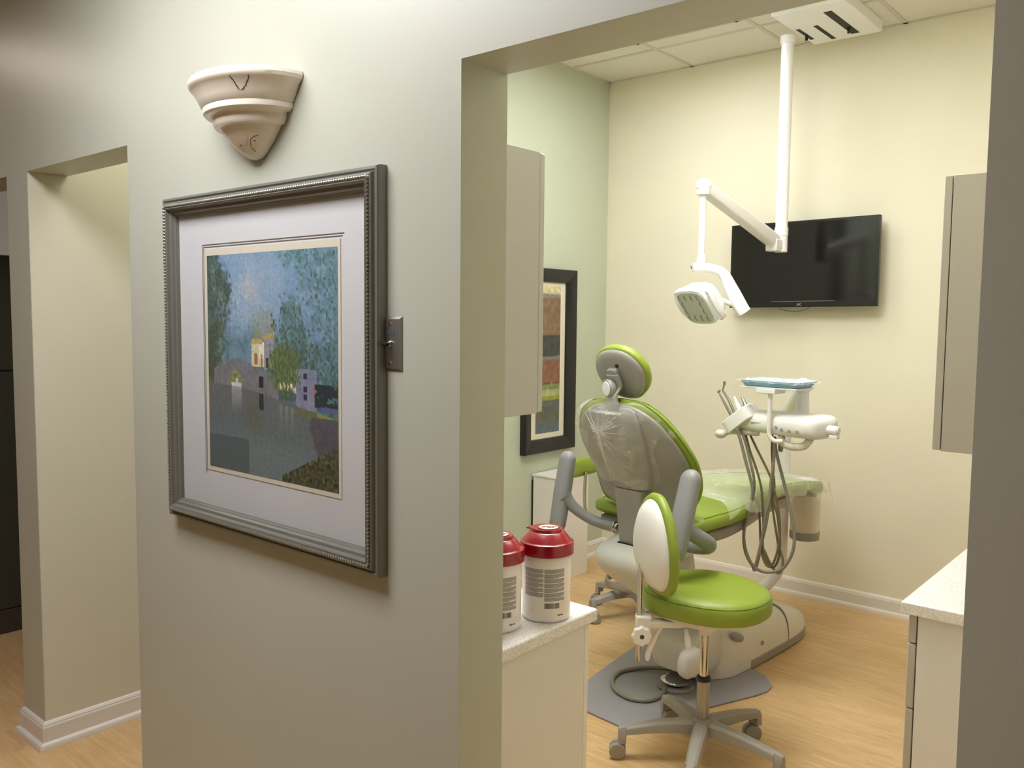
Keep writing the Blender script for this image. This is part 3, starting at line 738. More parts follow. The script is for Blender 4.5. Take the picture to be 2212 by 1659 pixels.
# head
HC = Vector((D0.x-.005, D0.y-.01, 1.652))
nrm = Vector((-.30, -.74, -.60)).normalized(); F = frame_from(nrm)   # cols right, up, normal
Rr, Ru, Rn = F.col[0], F.col[1], F.col[2]
if Rr.x < 0: Rr = -Rr
def HP(x, y, z): return L3(HC+Rr*x+Ru*y+Rn*z)
m = MB(); secs = []
for z, a, b in ((-.092, .045, .035), (-.086, .072, .062), (-.064, .092, .084), (-.020, .100, .092), (.012, .104, .096), (.020, .101, .093)):
    secs.append([HP(x, y, z) for x, y in sell(48, a, b, 4)])
m.loft(secs); head = m.build('lamp_head', M['glossw'], t, ang=35)
m = MB(); secs = []
for z, a, b in ((.0195, .093, .085), (.0225, .092, .084)): secs.append([HP(x, y, z) for x, y in sell(48, a, b, 4)])
m.loft(secs); m.build('lens', M['lens'], head)
for i in range(4):
    for j in range(4):
        if (i in (1, 2)) and (j in (1, 2)): continue
        m = MB()
        cx = (-.063+.042*i); cy = (-.057+.038*j)
        pts = [(cx+.010*math.cos(a)-.004, cy+.015*math.sin(a)) for a in [PI*.45+k*PI*1.1/8 for k in range(9)]]
        m.tube([HP(x, y, .023) for x, y in pts], [.0015, .003, .004, .0045, .0045, .0045, .004, .003, .0015], 8)
        m.build('reflector', M['lensd'], head)
for s_ in (-1, 1):
    m = MB(); pts = catmull([(s_*.088, .075, -.02), (s_*.118, .070, -.012), (s_*.126, .040, -.004), (s_*.127, 0, 0), (s_*.126, -.04, -.004), (s_*.116, -.075, -.012), (s_*.088, -.082, -.02)], 6)
    secs = []
    P = [HP(*p) for p in pts]
    for i, p in enumerate(P):
        tg = (P[min(i+1, len(P)-1)]-P[max(0, i-1)]).normalized(); a = Rn; b = tg.cross(a).normalized()
        secs.append([p+a*x+b*y for x, y in sell(16, .017, .006, 3)])
    m.loft(secs); m.build('handle', M['white_pl'], t, ang=50)
m = MB(); m.cyl(HP(.03, 0, -.07), L3(yk[-6]+Vector((-.01, -.01, 0))), .014, .010, 16); m.build('ball_joint', M['white_pl'], t)

# ------------------------------------------------------------------ dental chair (local x right, y toward feet)
CO = (-1.86, 3.0, 0); CR = math.radians(-7)
ch = thing('dental_chair', 'reclining dental chair with green vinyl cushions and grey shell, seen from behind', 'dental chair', CO, CR)
# base on floor
def blob(stations, n=36, p=3):
    """stations: (y, halfwidth, zbottom, ztop, cx)"""
    secs = []
    for y, hw, zb, zt, cx in stations:
        c = (zb+zt)/2; hh = (zt-zb)/2
        secs.append([Vector((cx+x, y, c+z)) for x, z in sell(n, hw, hh, p)])
    return secs
m = MB(); secs = []
for y in [.355, .362, .38, .42, .47, .60, .75, .9, 1.0, 1.1, 1.18, 1.24, 1.275, 1.295, 1.30]:
    hw = sinterp([(.355, .10), (.38, .135), (.47, .178), (.65, .172), (.9, .160), (1.1, .145), (1.24, .10), (1.30, .03)], y)
    zt = sinterp([(.355, .27), (.38, .30), (.6, .275), (.9, .215), (1.1, .165), (1.24, .115), (1.30, .06)], y)
    sec = []
    for k in range(33):
        a = PI*k/32; c, s_ = math.cos(a), math.sin(a)
        sec.append(Vector((hw*math.copysign(abs(c)**.5, c), y, .012+(zt-.012)*abs(s_)**.75)))
    secs.append(sec)
m.loft(secs); m.build('base_cover', M['cream_pl'], ch, ang=50)
m = MB(); pts = []
for y in [.62, .75, .9, 1.1, 1.2, 1.26, 1.30]:
    pts.append((sinterp([(.355, .10), (.38, .135), (.47, .178), (.65, .172), (.9, .160), (1.1, .145), (1.24, .10), (1.30, .03)], y)+.004, y))
m.prism(pts+[(-x, y) for x, y in reversed(pts)], .006, .045); m.build('base_skirt', M['basegrey'], ch, bevel=.003)
m = MB(); m.sphere((.172, .50, .185), (.010, .062, .020), 20, Matrix.Rotation(-.42, 3, 'X')); m.build('scoop_shade', M['grey_pl'], ch)  # darker lens shape in place of a shaded recess in the cover
m = MB(); secs = []
for dy in (-.002, .002):
    y = .98+dy; sec = []
    for k in range(33):
        a = PI*k/32; c, s_ = math.cos(a), math.sin(a)
        sec.append(Vector((.158*math.copysign(abs(c)**.5, c), y, .035+(.205-.035)*abs(s_)**.75)))
    secs.append(sec)
m.loft(secs); m.build('cover_seam', M['basegrey'], ch)
m = MB(); m.cyl((.166, .72, .10), (.1725, .72, .10), .010, None, 16); m.build('cover_plug', M['grey_pl'], ch)
# rear pump cover
m = MB(); m.loft(blob([(.125, .03, .14, .19, .075), (.13, .080, .112, .222, .075), (.16, .105, .100, .248, .072), (.25, .120, .05, .27, .055), (.42, .12, .04, .28, .03)], p=4.5)); m.build('pump_cover', M['shroud'], ch, ang=50)
m = MB(); m.loft(blob([(.085, .012, .145, .17, .178), (.090, .026, .120, .205, .178), (.11, .034, .106, .222, .178), (.17, .034, .100, .23, .176), (.22, .02, .10, .2, .176)], p=2.6)); m.build('valve_cover', M['white_pl'], ch, ang=50)
# lift column shroud
m = MB(); secs = []
for z, cy, hx, hy, cx in ((.27, .40, .09, .12, 0), (.33, .32, .10, .14, 0), (.39, .25, .105, .15, 0), (.44, .19, .125, .16, 0), (.485, .13, .150, .17, 0), (.525, .09, .172, .175, -.005), (.555, .07, .186, .178, -.008), (.60, .06, .190, .175, -.010), (.63, .065, .175, .16, -.010), (.655, .08, .145, .13, -.012), (.675, .09, .12, .11, -.015), (.70, .10, .105, .10, -.018), (.725, .11, .095, .09, -.02)):
    secs.append([Vector((cx+x, cy+y, z)) for x, y in sell(40, hx, hy, 3)])
m.loft(secs); m.build('lift_shroud', M['shroud'], ch, ang=50)
m = MB(); secs = []
for y, zb, zt, hw in ((.06, .580, .70, .17), (.20, .622, .72, .20), (.40, .678, .755, .19), (.58, .735, .77, .16), (.66, .765, .78, .10)):
    secs.append([Vector((x, y, (zb+zt)/2+z)) for x, z in sell(28, hw, (zt-zb)/2, 4)])
m.loft(secs); m.build('tilt_link', M['white_pl'], ch, ang=50)
# seat
TOP = [(-.10, .775), (.0, .790), (.15, .797), (.30, .797), (.45, .810), (.60, .826), (.75, .829), (.95, .818), (1.15, .797), (1.30, .772), (1.38, .755)]
WID = [(-.10, .20), (-.05, .255), (.05, .285), (.25, .285), (.45, .268), (.6, .245), (.8, .205), (1.0, .182), (1.2, .162), (1.30, .140), (1.36, .10), (1.385, .04)]
def seat_secs(y0, y1, ztop_off, thick, dw, n=30, p=4, endr=.03, crown=.012, ny=34):
    secs = []
    for i in range(ny+1):
        y = y0+(y1-y0)*i/ny
        e = min(y-y0, y1-y); f = 1 if e > endr else math.sqrt(max(0.02, 1-(1-e/endr)**2))
        hw = (sinterp(WID, y)+dw)*(0.9+.1*f); t2 = thick/2*max(.15, f); zc = sinterp(TOP, y)+ztop_off-thick/2
        sec = []
        for x, z in sell(n, hw, t2, p):
            q = x/hw; zz = z+(crown*(abs(q)**3) if z > 0 else 0)*f
            sec.append(Vector((x, y, zc+zz)))
        secs.append(sec)
    return secs
m = MB(); m.loft(seat_secs(.03, 1.33, 0, .062, 0, endr=.05, ny=46)); sc = m.build('seat_cushion', M['green'], ch, ang=60)
m = MB()
for s_ in (-1, 1):
    pts = []
    for i in range(30):
        y = .09+1.17*i/29; pts.append((s_*(sinterp(WID, y)*.93), y, sinterp(TOP, y)+.0010))
    m.tube(pts, .0035, 8)
m.build('piping', M['greend'], sc)
m = MB(); m.loft(seat_secs(.04, .95, -.056, .076, -.026, p=3.0)); m.build('seat_frame', M['taupe_pl'], ch, ang=60)
m = MB(); m.loft(seat_secs(.90, 1.31, -.056, .026, -.03, p=3.2)); m.build('legrest_frame', M['taupe_pl'], ch, ang=60)
# backrest: stations over z
def backplane(z): return sinterp([(.79, .026), (.875, .024), (.935, .010), (1.035, -.040), (1.1, -.074), (1.2, -.118), (1.28, -.138)], z)
def wrap(z): return sinterp([(.80, .045), (.95, .042), (1.1, .026), (1.25, .012)], z)
BW = [(.795, .10), (.802, .150), (.82, .215), (.85, .246), (.88, .262), (.935, .278), (1.03, .291), (1.10, .277), (1.16, .248), (1.21, .208), (1.245, .155), (1.262, .11), (1.27, .04)]
def back_secs(dw, dy, t_back, t_front, z0=.795, z1=1.27, n=36, p=2.6, ns=36):
    secs = []
    for i in range(ns+1):
        z = z0+(z1-z0)*(.5-.5*math.cos(PI*i/ns)); zz = .795+(z-z0)/(z1-z0)*(1.27-.795)
        hw = max(.02, sinterp(BW, zz)+dw); e = math.sin(PI*min(1, max(0, (i/ns))))**.45
        sec = []
        for k in range(n):
            a = 2*PI*k/n; c, s_ = math.cos(a), math.sin(a)
            x = hw*math.copysign(abs(c)**(2/p), c); tt = t_front if s_ > 0 else t_back
            y = math.copysign(abs(s_)**(2/p), s_)*tt*max(.25, e)
            y += backplane(z)+dy+wrap(z)*(x/.28)**2
            sec.append(Vector((x, y, z)))
        secs.append(sec)
    return secs
m = MB(); m.loft(back_secs(0, 0, .030, .045)); bc = m.build('backrest_cushion', M['green'], ch, ang=60)
m = MB()
for k in (0, 1):
    pts = []
    for i in range(61):
        a = 2*PI*i/60; zc = 1.035; 
        z = zc+.232*math.sin(a); hw = max(.02, sinterp(BW, z)+.003)
        hw = sinterp(BW, z)*(.985 if k == 0 else .962); x = math.copysign(hw, math.cos(a)) if abs(math.cos(a)) > .25 else hw*math.cos(a)/.25
        pts.append(Vector((x, backplane(z)+wrap(z)*(x/.28)**2+(-.008 if k == 0 else .018), z)))
    m.tube(pts, .0028, 8, cap=False)
m.build('piping', M['greend'], bc)
m = MB(); m.loft(back_secs(-.024, -.022, .026, .008, .812, 1.252)); m.build('backrest_shell', M['grey_pl'], ch, ang=60)
# raised spine on the shell and the arm down to the chair
m = MB(); secs = []
for z, hw, t_, cx in ((1.240, .075, .002, .01), (1.225, .098, .014, .01), (1.17, .112, .028, .012), (1.10, .115, .036, .012), (1.02, .110, .042, .010), (.96, .100, .046, .006), (.905, .088, .050, .002), (.895, .080, .050, 0)):
    y0 = backplane(z)-.040
    secs.append([Vector((cx+x, y0-y*1.0, z)) for x, y in [(-hw, -.02), (-hw, t_*.45), (-hw*.82, t_*.86), (-hw*.5, t_), (hw*.5, t_), (hw*.82, t_*.86), (hw, t_*.45), (hw, -.02)]])
m.loft(secs); m.build('spine_cover', M['grey_pl'], ch, bevel=.004)
m = MB(); secs = []
for z, hw, yb, yf in ((.893, .072, -.070, -.005), (.84, .069, -.066, .0), (.78, .066, -.058, .0), (.72, .064, -.050, .0), (.672, .062, -.045, .0), (.660, .058, -.04, -.005)):
    secs.append([Vector((x-.003, (yf+yb)/2+y, z)) for x, y in sell(24, hw, (yf-yb)/2, 6)])
m.loft(secs); m.build('back_arm', M['grey_pl'], ch, ang=50)
m = MB(); m.bx(-.066, .066, -.046, .0, .648, .662); m.build('arm_gap', M['black'], ch)
# headrest
hn = Vector((0, -1, -.55)).normalized()   # pointing to the back
HF = frame_from(hn); hr, hu, hnn = HF.col[0], HF.col[1], HF.col[2]
if hr.x < 0: hr = -hr
hc = Vector((.008, -.125, 1.372))
def HQ(x, y, z): return hc+hr*x+hu*y+hnn*z
def egg(n, a, b):
    o = []
    for k in range(n):
        t_ = 2*PI*k/n; y = math.sin(t_); w_ = a*(1+.06*y-.10*y*y)
        o.append((w_*math.copysign(abs(math.cos(t_))**.85, math.cos(t_)), b*y))
    return o
def HL(prof, n=44):
    m = MB(); m.loft([[HQ(x, y, z) for x, y in egg(n, a, b)] for z, a, b in prof]); return m
HL([(-.050, .05, .045), (-.048, .085, .078), (-.040, .112, .102), (-.022, .128, .118), (.0, .130, .120), (.008, .124, .114)]).build('headrest_cushion', M['green'], ch, ang=60)
HL([(.004, .122, .112), (.014, .120, .110), (.022, .112, .102), (.026, .09, .08), (.027, .05, .045)]).build('headrest_shell', M['grey_pl'], ch, ang=60)
m = MB(); m.loft([[HQ(-.012+x, y, z) for x, y in sell(20, .026, .040, 5)] for z in (.024, .048)], ); m.build('headrest_bracket', M['grey_pl'], ch, bevel=.003)
m = MB(); m.cyl(HQ(.012, .048, .026), HQ(.012, .048, .030), .0085, None, 16); m.build('keyhole', M['black'], ch)
m = MB(); secs = []
P = catmull([HQ(-.006, .02, .050), HQ(-.002, -.03, .052), (0.0, -.178, 1.285), (.008, -.176, 1.235), (.010, -.170, 1.19)], 5)
for i, p in enumerate(P):
    secs.append([p+Vector((x, y*.9, y*.25)) for x, y in sell(20, .028, .011, 5)])
m.loft(secs); m.build('headrest_bar', M['grey_pl'], ch, ang=50)
kd = Vector((-.35, -1, -.10)).normalized(); kF = frame_from(kd); kc = Vector((-.012, -.170, 1.312))
m = MB(); m.lathe([(.001, -.01), (.030, -.01), (.036, .0), (.037, .014), (.034, .020), (.001, .020)], kc, 32, kF); kn = m.build('headrest_knob', M['grey_pl'], ch, ang=35)
m = MB(); m.lathe([(.001, .0195), (.029, .0195), (.028, .023), (.001, .024)], kc, 32, kF); m.build('knob_cap', M['white_pl'], kn, ang=35)
# armrests swung up
def capsule(mb, p0, p1, a, b, n=24):
    p0 = Vector(p0); p1 = Vector(p1); d = (p1-p0); L_ = d.length; d.normalize(); sx = Vector((1, 0, 0)); sx = (sx-d*sx.dot(d)).normalized(); sy = d.cross(sx); secs = []
    for i in range(33):
        f = .5-.5*math.cos(PI*i/32); s_ = L_*f; e = min(s_, L_-s_)/a
        k = 1 if e > 1 else math.sqrt(max(.0004, 1-(1-e)**2)); taper = 1-.16*abs(f-.5)
        secs.append([p0+d*s_+sx*x*k*taper+sy*y*k*taper for x, y in sell(n, a, b, 2.6)])
    mb.loft(secs)
m = MB(); capsule(m, (-.362, -.035, 1.005), (-.368, -.102, .652), .040, .032)
ar = m.build('armrest', M['grey_soft'], ch, ang=60)
m = MB(); pts = catmull([(-.345, -.075, .815), (-.315, -.050, .765), (-.26, -.015, .722), (-.20, .005, .705), (-.135, .015, .700)], 6)
m.tube(pts, [.034, .031, .028, .027, .026, .025, .025, .024, .024, .023, .023, .023, .023, .023, .023, .023, .023, .023, .023, .023, .023, .023, .023, .023, .023][:len(pts)], 20); m.build('armrest_bracket', M['grey_soft'], ar, ang=60)
m = MB(); m.cyl((-.132, .015, .700), (-.126, .015, .700), .025, None, 20); m.cyl((-.126, .015, .700), (-.115, .015, .700), .021, None, 20); m.cyl((-.115, .015, .700), (-.107, .015, .700), .026, None, 20)
m.cyl((-.11, .015, .70), (-.03, .03, .70), .013, None, 16); m.build('armrest_pivot', M['chrome'], ar)
m = MB(); capsule(m, (.318, -.070, 1.020), (.322, -.185, .685), .042, .034)
ar = m.build('armrest', M['grey_soft'], ch, ang=60)
m = MB(); pts = catmull([(.322, -.12, .80), (.345, -.065, .765), (.350, .0, .725), (.30, .03, .700), (.20, .04, .69)], 6)
m.tube(pts, [.030]*len(pts), 20); m.build('armrest_bracket', M['grey_soft'], ar, ang=60)

# floor plate
m = MB(); mp = [(-.17, -.255), (.150, -.250), (.165, -.235), (.340, .40), (.350, .47), (.335, .53), (.26, .60), (.18, .62), (-.18, .62), (-.28, .60), (-.345, .53), (-.350, .47), (-.34, .40), (-.185, -.235)]
m.prism(mp, 0, .010)
fp = m.build('floor_plate', M['matgrey'], None, bevel=.004); fp.location = CO; fp.rotation_euler = (0, 0, CR)
tag(fp, 'grey flared floor plate lying under the dental chair base', 'floor plate')

# clear covers
cv = thing('plastic_cover', 'clear plastic bag knotted over the back of the dental chair backrest', 'plastic cover', CO, CR)
kz, kx = 1.135, -.040
m = MB(); secs = []; NR = 16; NA = 144
def outline(a):
    c, s_ = math.cos(a), math.sin(a); lo, hi = 0, .5
    for _ in range(24):
        mid = (lo+hi)/2; x = kx+mid*c; z = kz+mid*s_
        inside = (.83 < z < 1.262) and abs(x) < sinterp(BW, z)+.006
        if inside: lo = mid
        else: hi = mid
    return lo
for i in range(NR+1):
    f = (i+.25)/(NR+.25); ring = []
    for k in range(NA):
        a = 2*PI*k/NA; R = outline(a)
        if math.sin(a) < 0: R = min(R, .24+.03*math.sin(5*a))
        r_ = R*f; x = kx+r_*math.cos(a); z = kz+r_*math.sin(a)
        hw = sinterp(BW, z); q = min(1, abs(x)/max(.05, hw))
        y = backplane(z)+wrap(z)*(x/.28)**2-.022-.030*math.sqrt(max(0, 1-q**2.6))-.004
        sp = max(0, 1-((x-.01)/.125)**2); y -= .040*sp**.5*(1 if .9 < z < 1.22 else .3)
        fold = (.5+.5*math.sin(a*15+2*math.sin(a*3)))*.5+(.5+.5*math.sin(a*27+1.3))*.3
        y -= .004+.010*fold*(1-f)**.7*min(1, f*6)+.022*math.exp(-(f*5)**2)
        y += .001*noise.noise(Vector((x*30, z*30, 0)))
        ring.append(Vector((x, y, z)))
    secs.append(ring)
m.loft(secs, cap=False); m.build('film', M['clear'], cv, ang=80)
m = MB(); kp = Vector((kx, backplane(kz)-.112, kz))
m.sphere(kp, (.010, .010, .008), 12)
rnd = random.Random(5)
for j in range(22):
    a = 2*PI*j/22+rnd.uniform(-.1, .1); Lr = rnd.uniform(.05, .12)*(1.2 if math.sin(a) > -.2 else .8)
    pts = []
    for i in range(6):
        f = i/5; x = kx+Lr*f*math.cos(a); z = kz+Lr*f*math.sin(a)
        sp = max(0, 1-((x-.01)/.125)**2)**.5
        hw = sinterp(BW, z); q = min(1, abs(x)/hw)
        y = backplane(z)+wrap(z)*(x/.28)**2-.022-.030*math.sqrt(max(0, 1-q**2.6))-.016-.040*sp-.012*(1-f)
        pts.append((x, y, z))
    m.tube(pts, [.0030, .0022, .0018, .0014, .0010, .0005], 6)
m.build('gathered_fold', M['clear2'], cv)
m = MB(); m.tube(catmull([kp, kp+Vector((.006, -.006, -.03)), kp+Vector((.014, .004, -.07)), kp+Vector((.022, .022, -.13)), kp+Vector((.035, .040, -.19))], 5), [.009, .008, .008, .008, .008, .007, .007, .007, .006, .006, .006, .005, .005, .004, .004, .003, .003, .002, .002, .001, .0005][:21], 8, sx=.4)
m.build('loose_tail', M['clear2'], cv)

cv = thing('plastic_cover', 'clear plastic sheet draped over the green leg rest of the dental chair', 'plastic cover', CO, CR)
m = MB(); secs = []
for i in range(61):
    y = .18+1.21*i/60; hw = sinterp(WID, min(y, 1.33)); zt = sinterp(TOP, y)
    tent = .055*sm(.60, .24, y); drop = .045+.045*sm(.7, 1.25, y)+.022*math.sin(y*17)+.010*math.sin(y*41)
    sec = []
    for k in range(41):
        q = (k/40)*2-1; s_ = abs(q); wr = .004*noise.noise(Vector((q*7, y*14, 3)))+.003*math.sin(y*60+q*5)*noise.noise(Vector((q*3, y*3, 0)))
        if s_ < .72: x = hw*1.02*q/.72; z = zt+.020+tent*(1-(s_/.72)**2*.3)
        else:
            f = (s_-.72)/.28; x = math.copysign(hw*1.02+.014+.018*f*(1+.5*math.sin(y*35)), q); z = zt+.014+tent*.6-drop*f
        if y > 1.35: z -= (y-1.35)*1.8
        sec.append(Vector((x, y, z+wr)))
    secs.append(sec)
m.loft(secs, cap=False, closed=False); m.build('film', M['clear2'], cv, ang=80)

# ------------------------------------------------------------------ near operator stool
HX, HY = -1.40, 2.725
def star_base(parent, a0, R, zh, ze, mm, cast=True, rc=.0305):
    m = MB(); m.lathe([(.001, zh-.05), (.040, zh-.05), (.046, zh-.01), (.040, zh+.008), (.001, zh+.008)], n=28); m.build('hub', mm, parent, ang=35)
    for k in range(5):
        a = a0+2*PI*k/5; c, s_ = math.cos(a), math.sin(a); rd = Vector((c, s_, 0)); sd = Vector((-s_, c, 0)); secs = []
        for f in (0, .1, .25, .45, .65, .82, .90, .905, .985, 1.0):
            r_ = .02+(R-.02)*f; z1 = zh+.004-(zh-ze)*(f**1.8); hh = .046-.022*f+(.030 if f > .9 else 0); hw = .031-.010*f
            p = rd*r_
            secs.append([Vector((p.x+sd.x*x, p.y+sd.y*x, z1-hh/2+z)) for x, z in [(-hw, -hh/2), (-hw*.85, hh*.25), (-hw*.5, hh/2), (hw*.5, hh/2), (hw*.85, hh*.25), (hw, -hh/2)]])
        m = MB(); m.loft(secs); leg = m.build('leg', mm, parent, bevel=.002, ang=50)
        if cast:
            p = rd*(R-.012); dr = Matrix.Rotation(1.1+k*1.7, 3, 'Z') @ rd; ax = Vector((-dr.y, dr.x, 0))
            m = MB(); m.cyl((p.x, p.y, ze-.03), (p.x, p.y, rc*1.5), .006, None, 12); q = p+dr*.014
            m.sphere((q.x, q.y, rc+.004), (.011, .011, .016), 16); cs = m.build('caster', M['grey_pl'], parent)
            for s2 in (-1, 1):
                w0 = Vector((q.x, q.y, rc))+ax*(s2*.003); w1 = Vector((q.x, q.y, rc))+ax*(s2*.024)
                m = MB(); m.cyl(w0, w1, rc, rc*.97, 28); m.build('wheel', M['grey_pl'], cs, bevel=.003, ang=30)
                m = MB(); m.cyl(w1-ax*s2*.001, w1+ax*s2*.0015, rc*.74, None, 24); m.build('wheel_cap', M['taupe_pl'], cs)
st = thing('operator_stool', 'green round-seat dental stool with white-backed support, nearest the doorway', 'stool', (HX, HY, 0), 0, 'dental stools')
star_base(st, math.radians(2), .30, .150, .108, M['basegrey'])
m = MB(); m.cyl((0, 0, .15), (0, 0, .300), .0225, None, 28); m.build('lower_column', M['steel'], st)
m = MB(); m.cyl((0, 0, .135), (0, 0, .162), .0255, None, 28); m.build('column_sleeve', M['basegrey'], st)
m = MB(); m.lathe([(.016, .296), (.026, .297), (.027, .304), (.023, .312), (.016, .314)], n=28, ring=True); m.build('column_ring', M['black'], st)
m = MB(); m.cyl((0, 0, .30), (0, 0, .475), .0150, None, 28); m.build('gas_lift', M['chrome'], st)
m = MB(); m.cyl((0, 0, .468), (0, 0, .508), .023, None, 8); m.build('lift_socket', M['cream_pl'], st)
SCx, SCy = -.048, .110
def seat_out(n, s):
    o = []
    for k in range(n):
        a = 2*PI*k/n; r_ = .220*(1+.03*math.cos(3*a+.4)); c, s_ = math.cos(a), math.sin(a)
        p = 2.35; rr = r_/((abs(c)**p+abs(s_)**p)**(1/p)); o.append((SCx+rr*c*s*1.02, SCy+rr*s_*s))
    return o
m = MB(); secs = []
for z, s_ in ((.520, .93), (.521, .965), (.526, .99), (.545, 1.0), (.565, 1.0), (.580, .985), (.592, .95), (.600, .89), (.605, .8), (.606, .65), (.603, .45), (.600, .2), (.599, .03)):
    secs.append([Vector((x, y, z+.006*math.cos(0))) for x, y in seat_out(56, s_)])
m.loft(secs); sc = m.build('seat', M['green'], st, ang=60)
m = MB(); m.tube([Vector((x, y, .5905)) for x, y in seat_out(72, .972)]+[Vector((*seat_out(72, .972)[0], .5905))], .0022, 8, cap=False); m.build('seam', M['greend'], sc)
m = MB(); secs = []
for z, s_ in ((.512, .55), (.514, .88), (.520, .93), (.527, .93)): secs.append([Vector((x, y, z)) for x, y in seat_out(48, s_)])
m.loft(secs); m.build('seat_pan', M['cream_pl'], st, ang=40)
m = MB(); m.bx(-.08, .05, -.05, .10, .494, .514)
m.build('mechanism', M['cream_pl'], st, bevel=.004)
# back support carrier
RX, RY = -.190, -.135
m = MB()
for (x0, y0), (x1, y1) in (((-.03, .0), (-.165, -.115)),):
    dv = Vector((x1-x0, y1-y0, 0)); L_ = dv.length; an = math.atan2(dv.y, dv.x)
    m.box(((x0+x1)/2, (y0+y1)/2, .498), (L_, .05, .024), Matrix.Rotation(an, 3, 'Z'))
m.build('support_arm', M['cream_pl'], st, bevel=.005)
m = MB(); m.box((RX+.012, RY+.012, .478), (.060, .050, .100), Matrix.Rotation(.6, 3, 'Z')); m.build('rod_clamp', M['cream_pl'], st, bevel=.008)
vd = Vector((.62, -.78, 0)).normalized()
kc = Vector((RX+.020, RY-.015, .462)); kF = frame_from(vd)
m = MB(); ring = []
for z, s_ in ((0, .8), (.004, 1), (.016, 1), (.02, .86)):
    ring.append([kc+kF @ Vector(((.034+.0022*math.cos(8*2*PI*k/64))*s_*math.cos(2*PI*k/64), (.034+.0022*math.cos(8*2*PI*k/64))*s_*math.sin(2*PI*k/64), z)) for k in range(64)])
m.loft(ring); kn = m.build('clamp_knob', M['white_pl'], st, ang=35)
m = MB(); m.cyl(kc+vd*.0195, kc+vd*.0215, .0078, None, 16); m.build('knob_hole', M['inkd'], kn)
m = MB(); m.tube(catmull([(RX, RY, .36), (RX, RY, .56), (RX+.002, RY+.002, .70), (RX+.03, RY+.02, .80)], 6), .0095, 16); m.build('back_rod', M['chrome'], st)
for x, y, z0, dx, dy in ((-.125, -.092, .485, -.035, -.022), (-.045, -.055, .485, .02, -.02)):
    m = MB(); q_ = 1 if dx < 0 else .42; P = catmull([(x, y, z0), (x+dx*.4, y+dy*.4, z0-.03*q_), (x+dx, y+dy, z0-.09*q_), (x+dx*1.1, y+dy*1.1, z0-.125*q_)], 5)
    m.tube(P, [.008]*6+[.011]*6+[.011, .010, .008, .005][:max(0, len(P)-12)] if len(P) >= 16 else .012, 14); m.build('lever', M['white_pl'], st)
# back pad
bn = Vector((.56, .83, .06)).normalized(); BF = frame_from(bn); bC = Vector((-.140, -.120, .790))
br_, bu, bnn = BF.col[0], BF.col[1], BF.col[2]
def SP(x, y, z): return bC+br_*x+bu*y+bnn*z
def sob(n, a, b):
    o = []
    for k in range(n):
        t_ = 2*PI*k/n; y = math.sin(t_); w_ = a*(1-.16*y)
        o.append((w_*math.copysign(abs(math.cos(t_))**.9, math.cos(t_)), b*y))
    return o
def SL(prof, n=44):
    m = MB(); m.loft([[SP(x, y, z-.35*x*x*4*.3) for x, y in sob(n, a, b)] for z, a, b in prof]); return m
SL([(-.052, .02, .025), (-.049, .06, .075), (-.038, .098, .122), (-.022, .122, .150), (-.004, .134, .163), (.002, .134, .163)]).build('back_shell', M['white_pl'], st, ang=60)
SL([(-.004, .136, .166), (.0, .148, .178), (.012, .153, .184), (.026, .148, .180), (.036, .130, .160), (.042, .08, .11), (.043, .03, .04)]).build('back_pad', M['green'], st, ang=60)

# ------------------------------------------------------------------ far assistant stool
at = thing('assistant_stool', 'second dental stool with foot ring standing behind the dental chair', 'stool', (-2.385, 3.84, 0), 0, 'dental stools')
star_base(at, math.radians(172), .27, .16, .12, M['basegrey'])
m = MB(); m.lathe([(.145, .190), (.150, .175), (.158, .175), (.163, .190), (.158, .212), (.150, .212)], n=48, ring=True); 
m.build('foot_ring', M['basegrey'], at, ang=40)
m = MB()
for k in range(3):
    a = k*2*PI/3+.5; m.box((.075*math.cos(a), .075*math.sin(a), .190), (.15, .024, .02), Matrix.Rotation(a, 3, 'Z'))
m.build('ring_spoke', M['basegrey'], at, bevel=.003)
m = MB(); m.cyl((0, 0, .15), (0, 0, .48), .02, None, 24); m.build('gas_lift', M['chrome'], at)
m = MB(); m.lathe([(.001, .47), (.14, .472), (.165, .485), (.17, .51), (.16, .53), (.12, .54), (.001, .54)], n=44); m.build('seat', M['green'], at)
m = MB(); m.tube(catmull([(-.02, 0, .47), (-.22, .0, .47), (-.33, .0, .52), (-.335, .0, .74)], 6), .010, 14); m.build('support_rod', M['chrome'], at)
m = MB(); secs = []
for i in range(15):
    f = i/14; a = 2.65+1.05*f; c = Vector((.365*math.cos(a), .365*math.sin(a), .765)); rd = Vector((math.cos(a), math.sin(a), 0)); e = math.sin(PI*min(max(f, .03), .97))**.3
    secs.append([c+rd*x*e+Vector((0, 0, y*e)) for x, y in sell(20, .022, .052, 2.8)])
m.loft(secs); m.build('body_support', M['green'], at, ang=60)

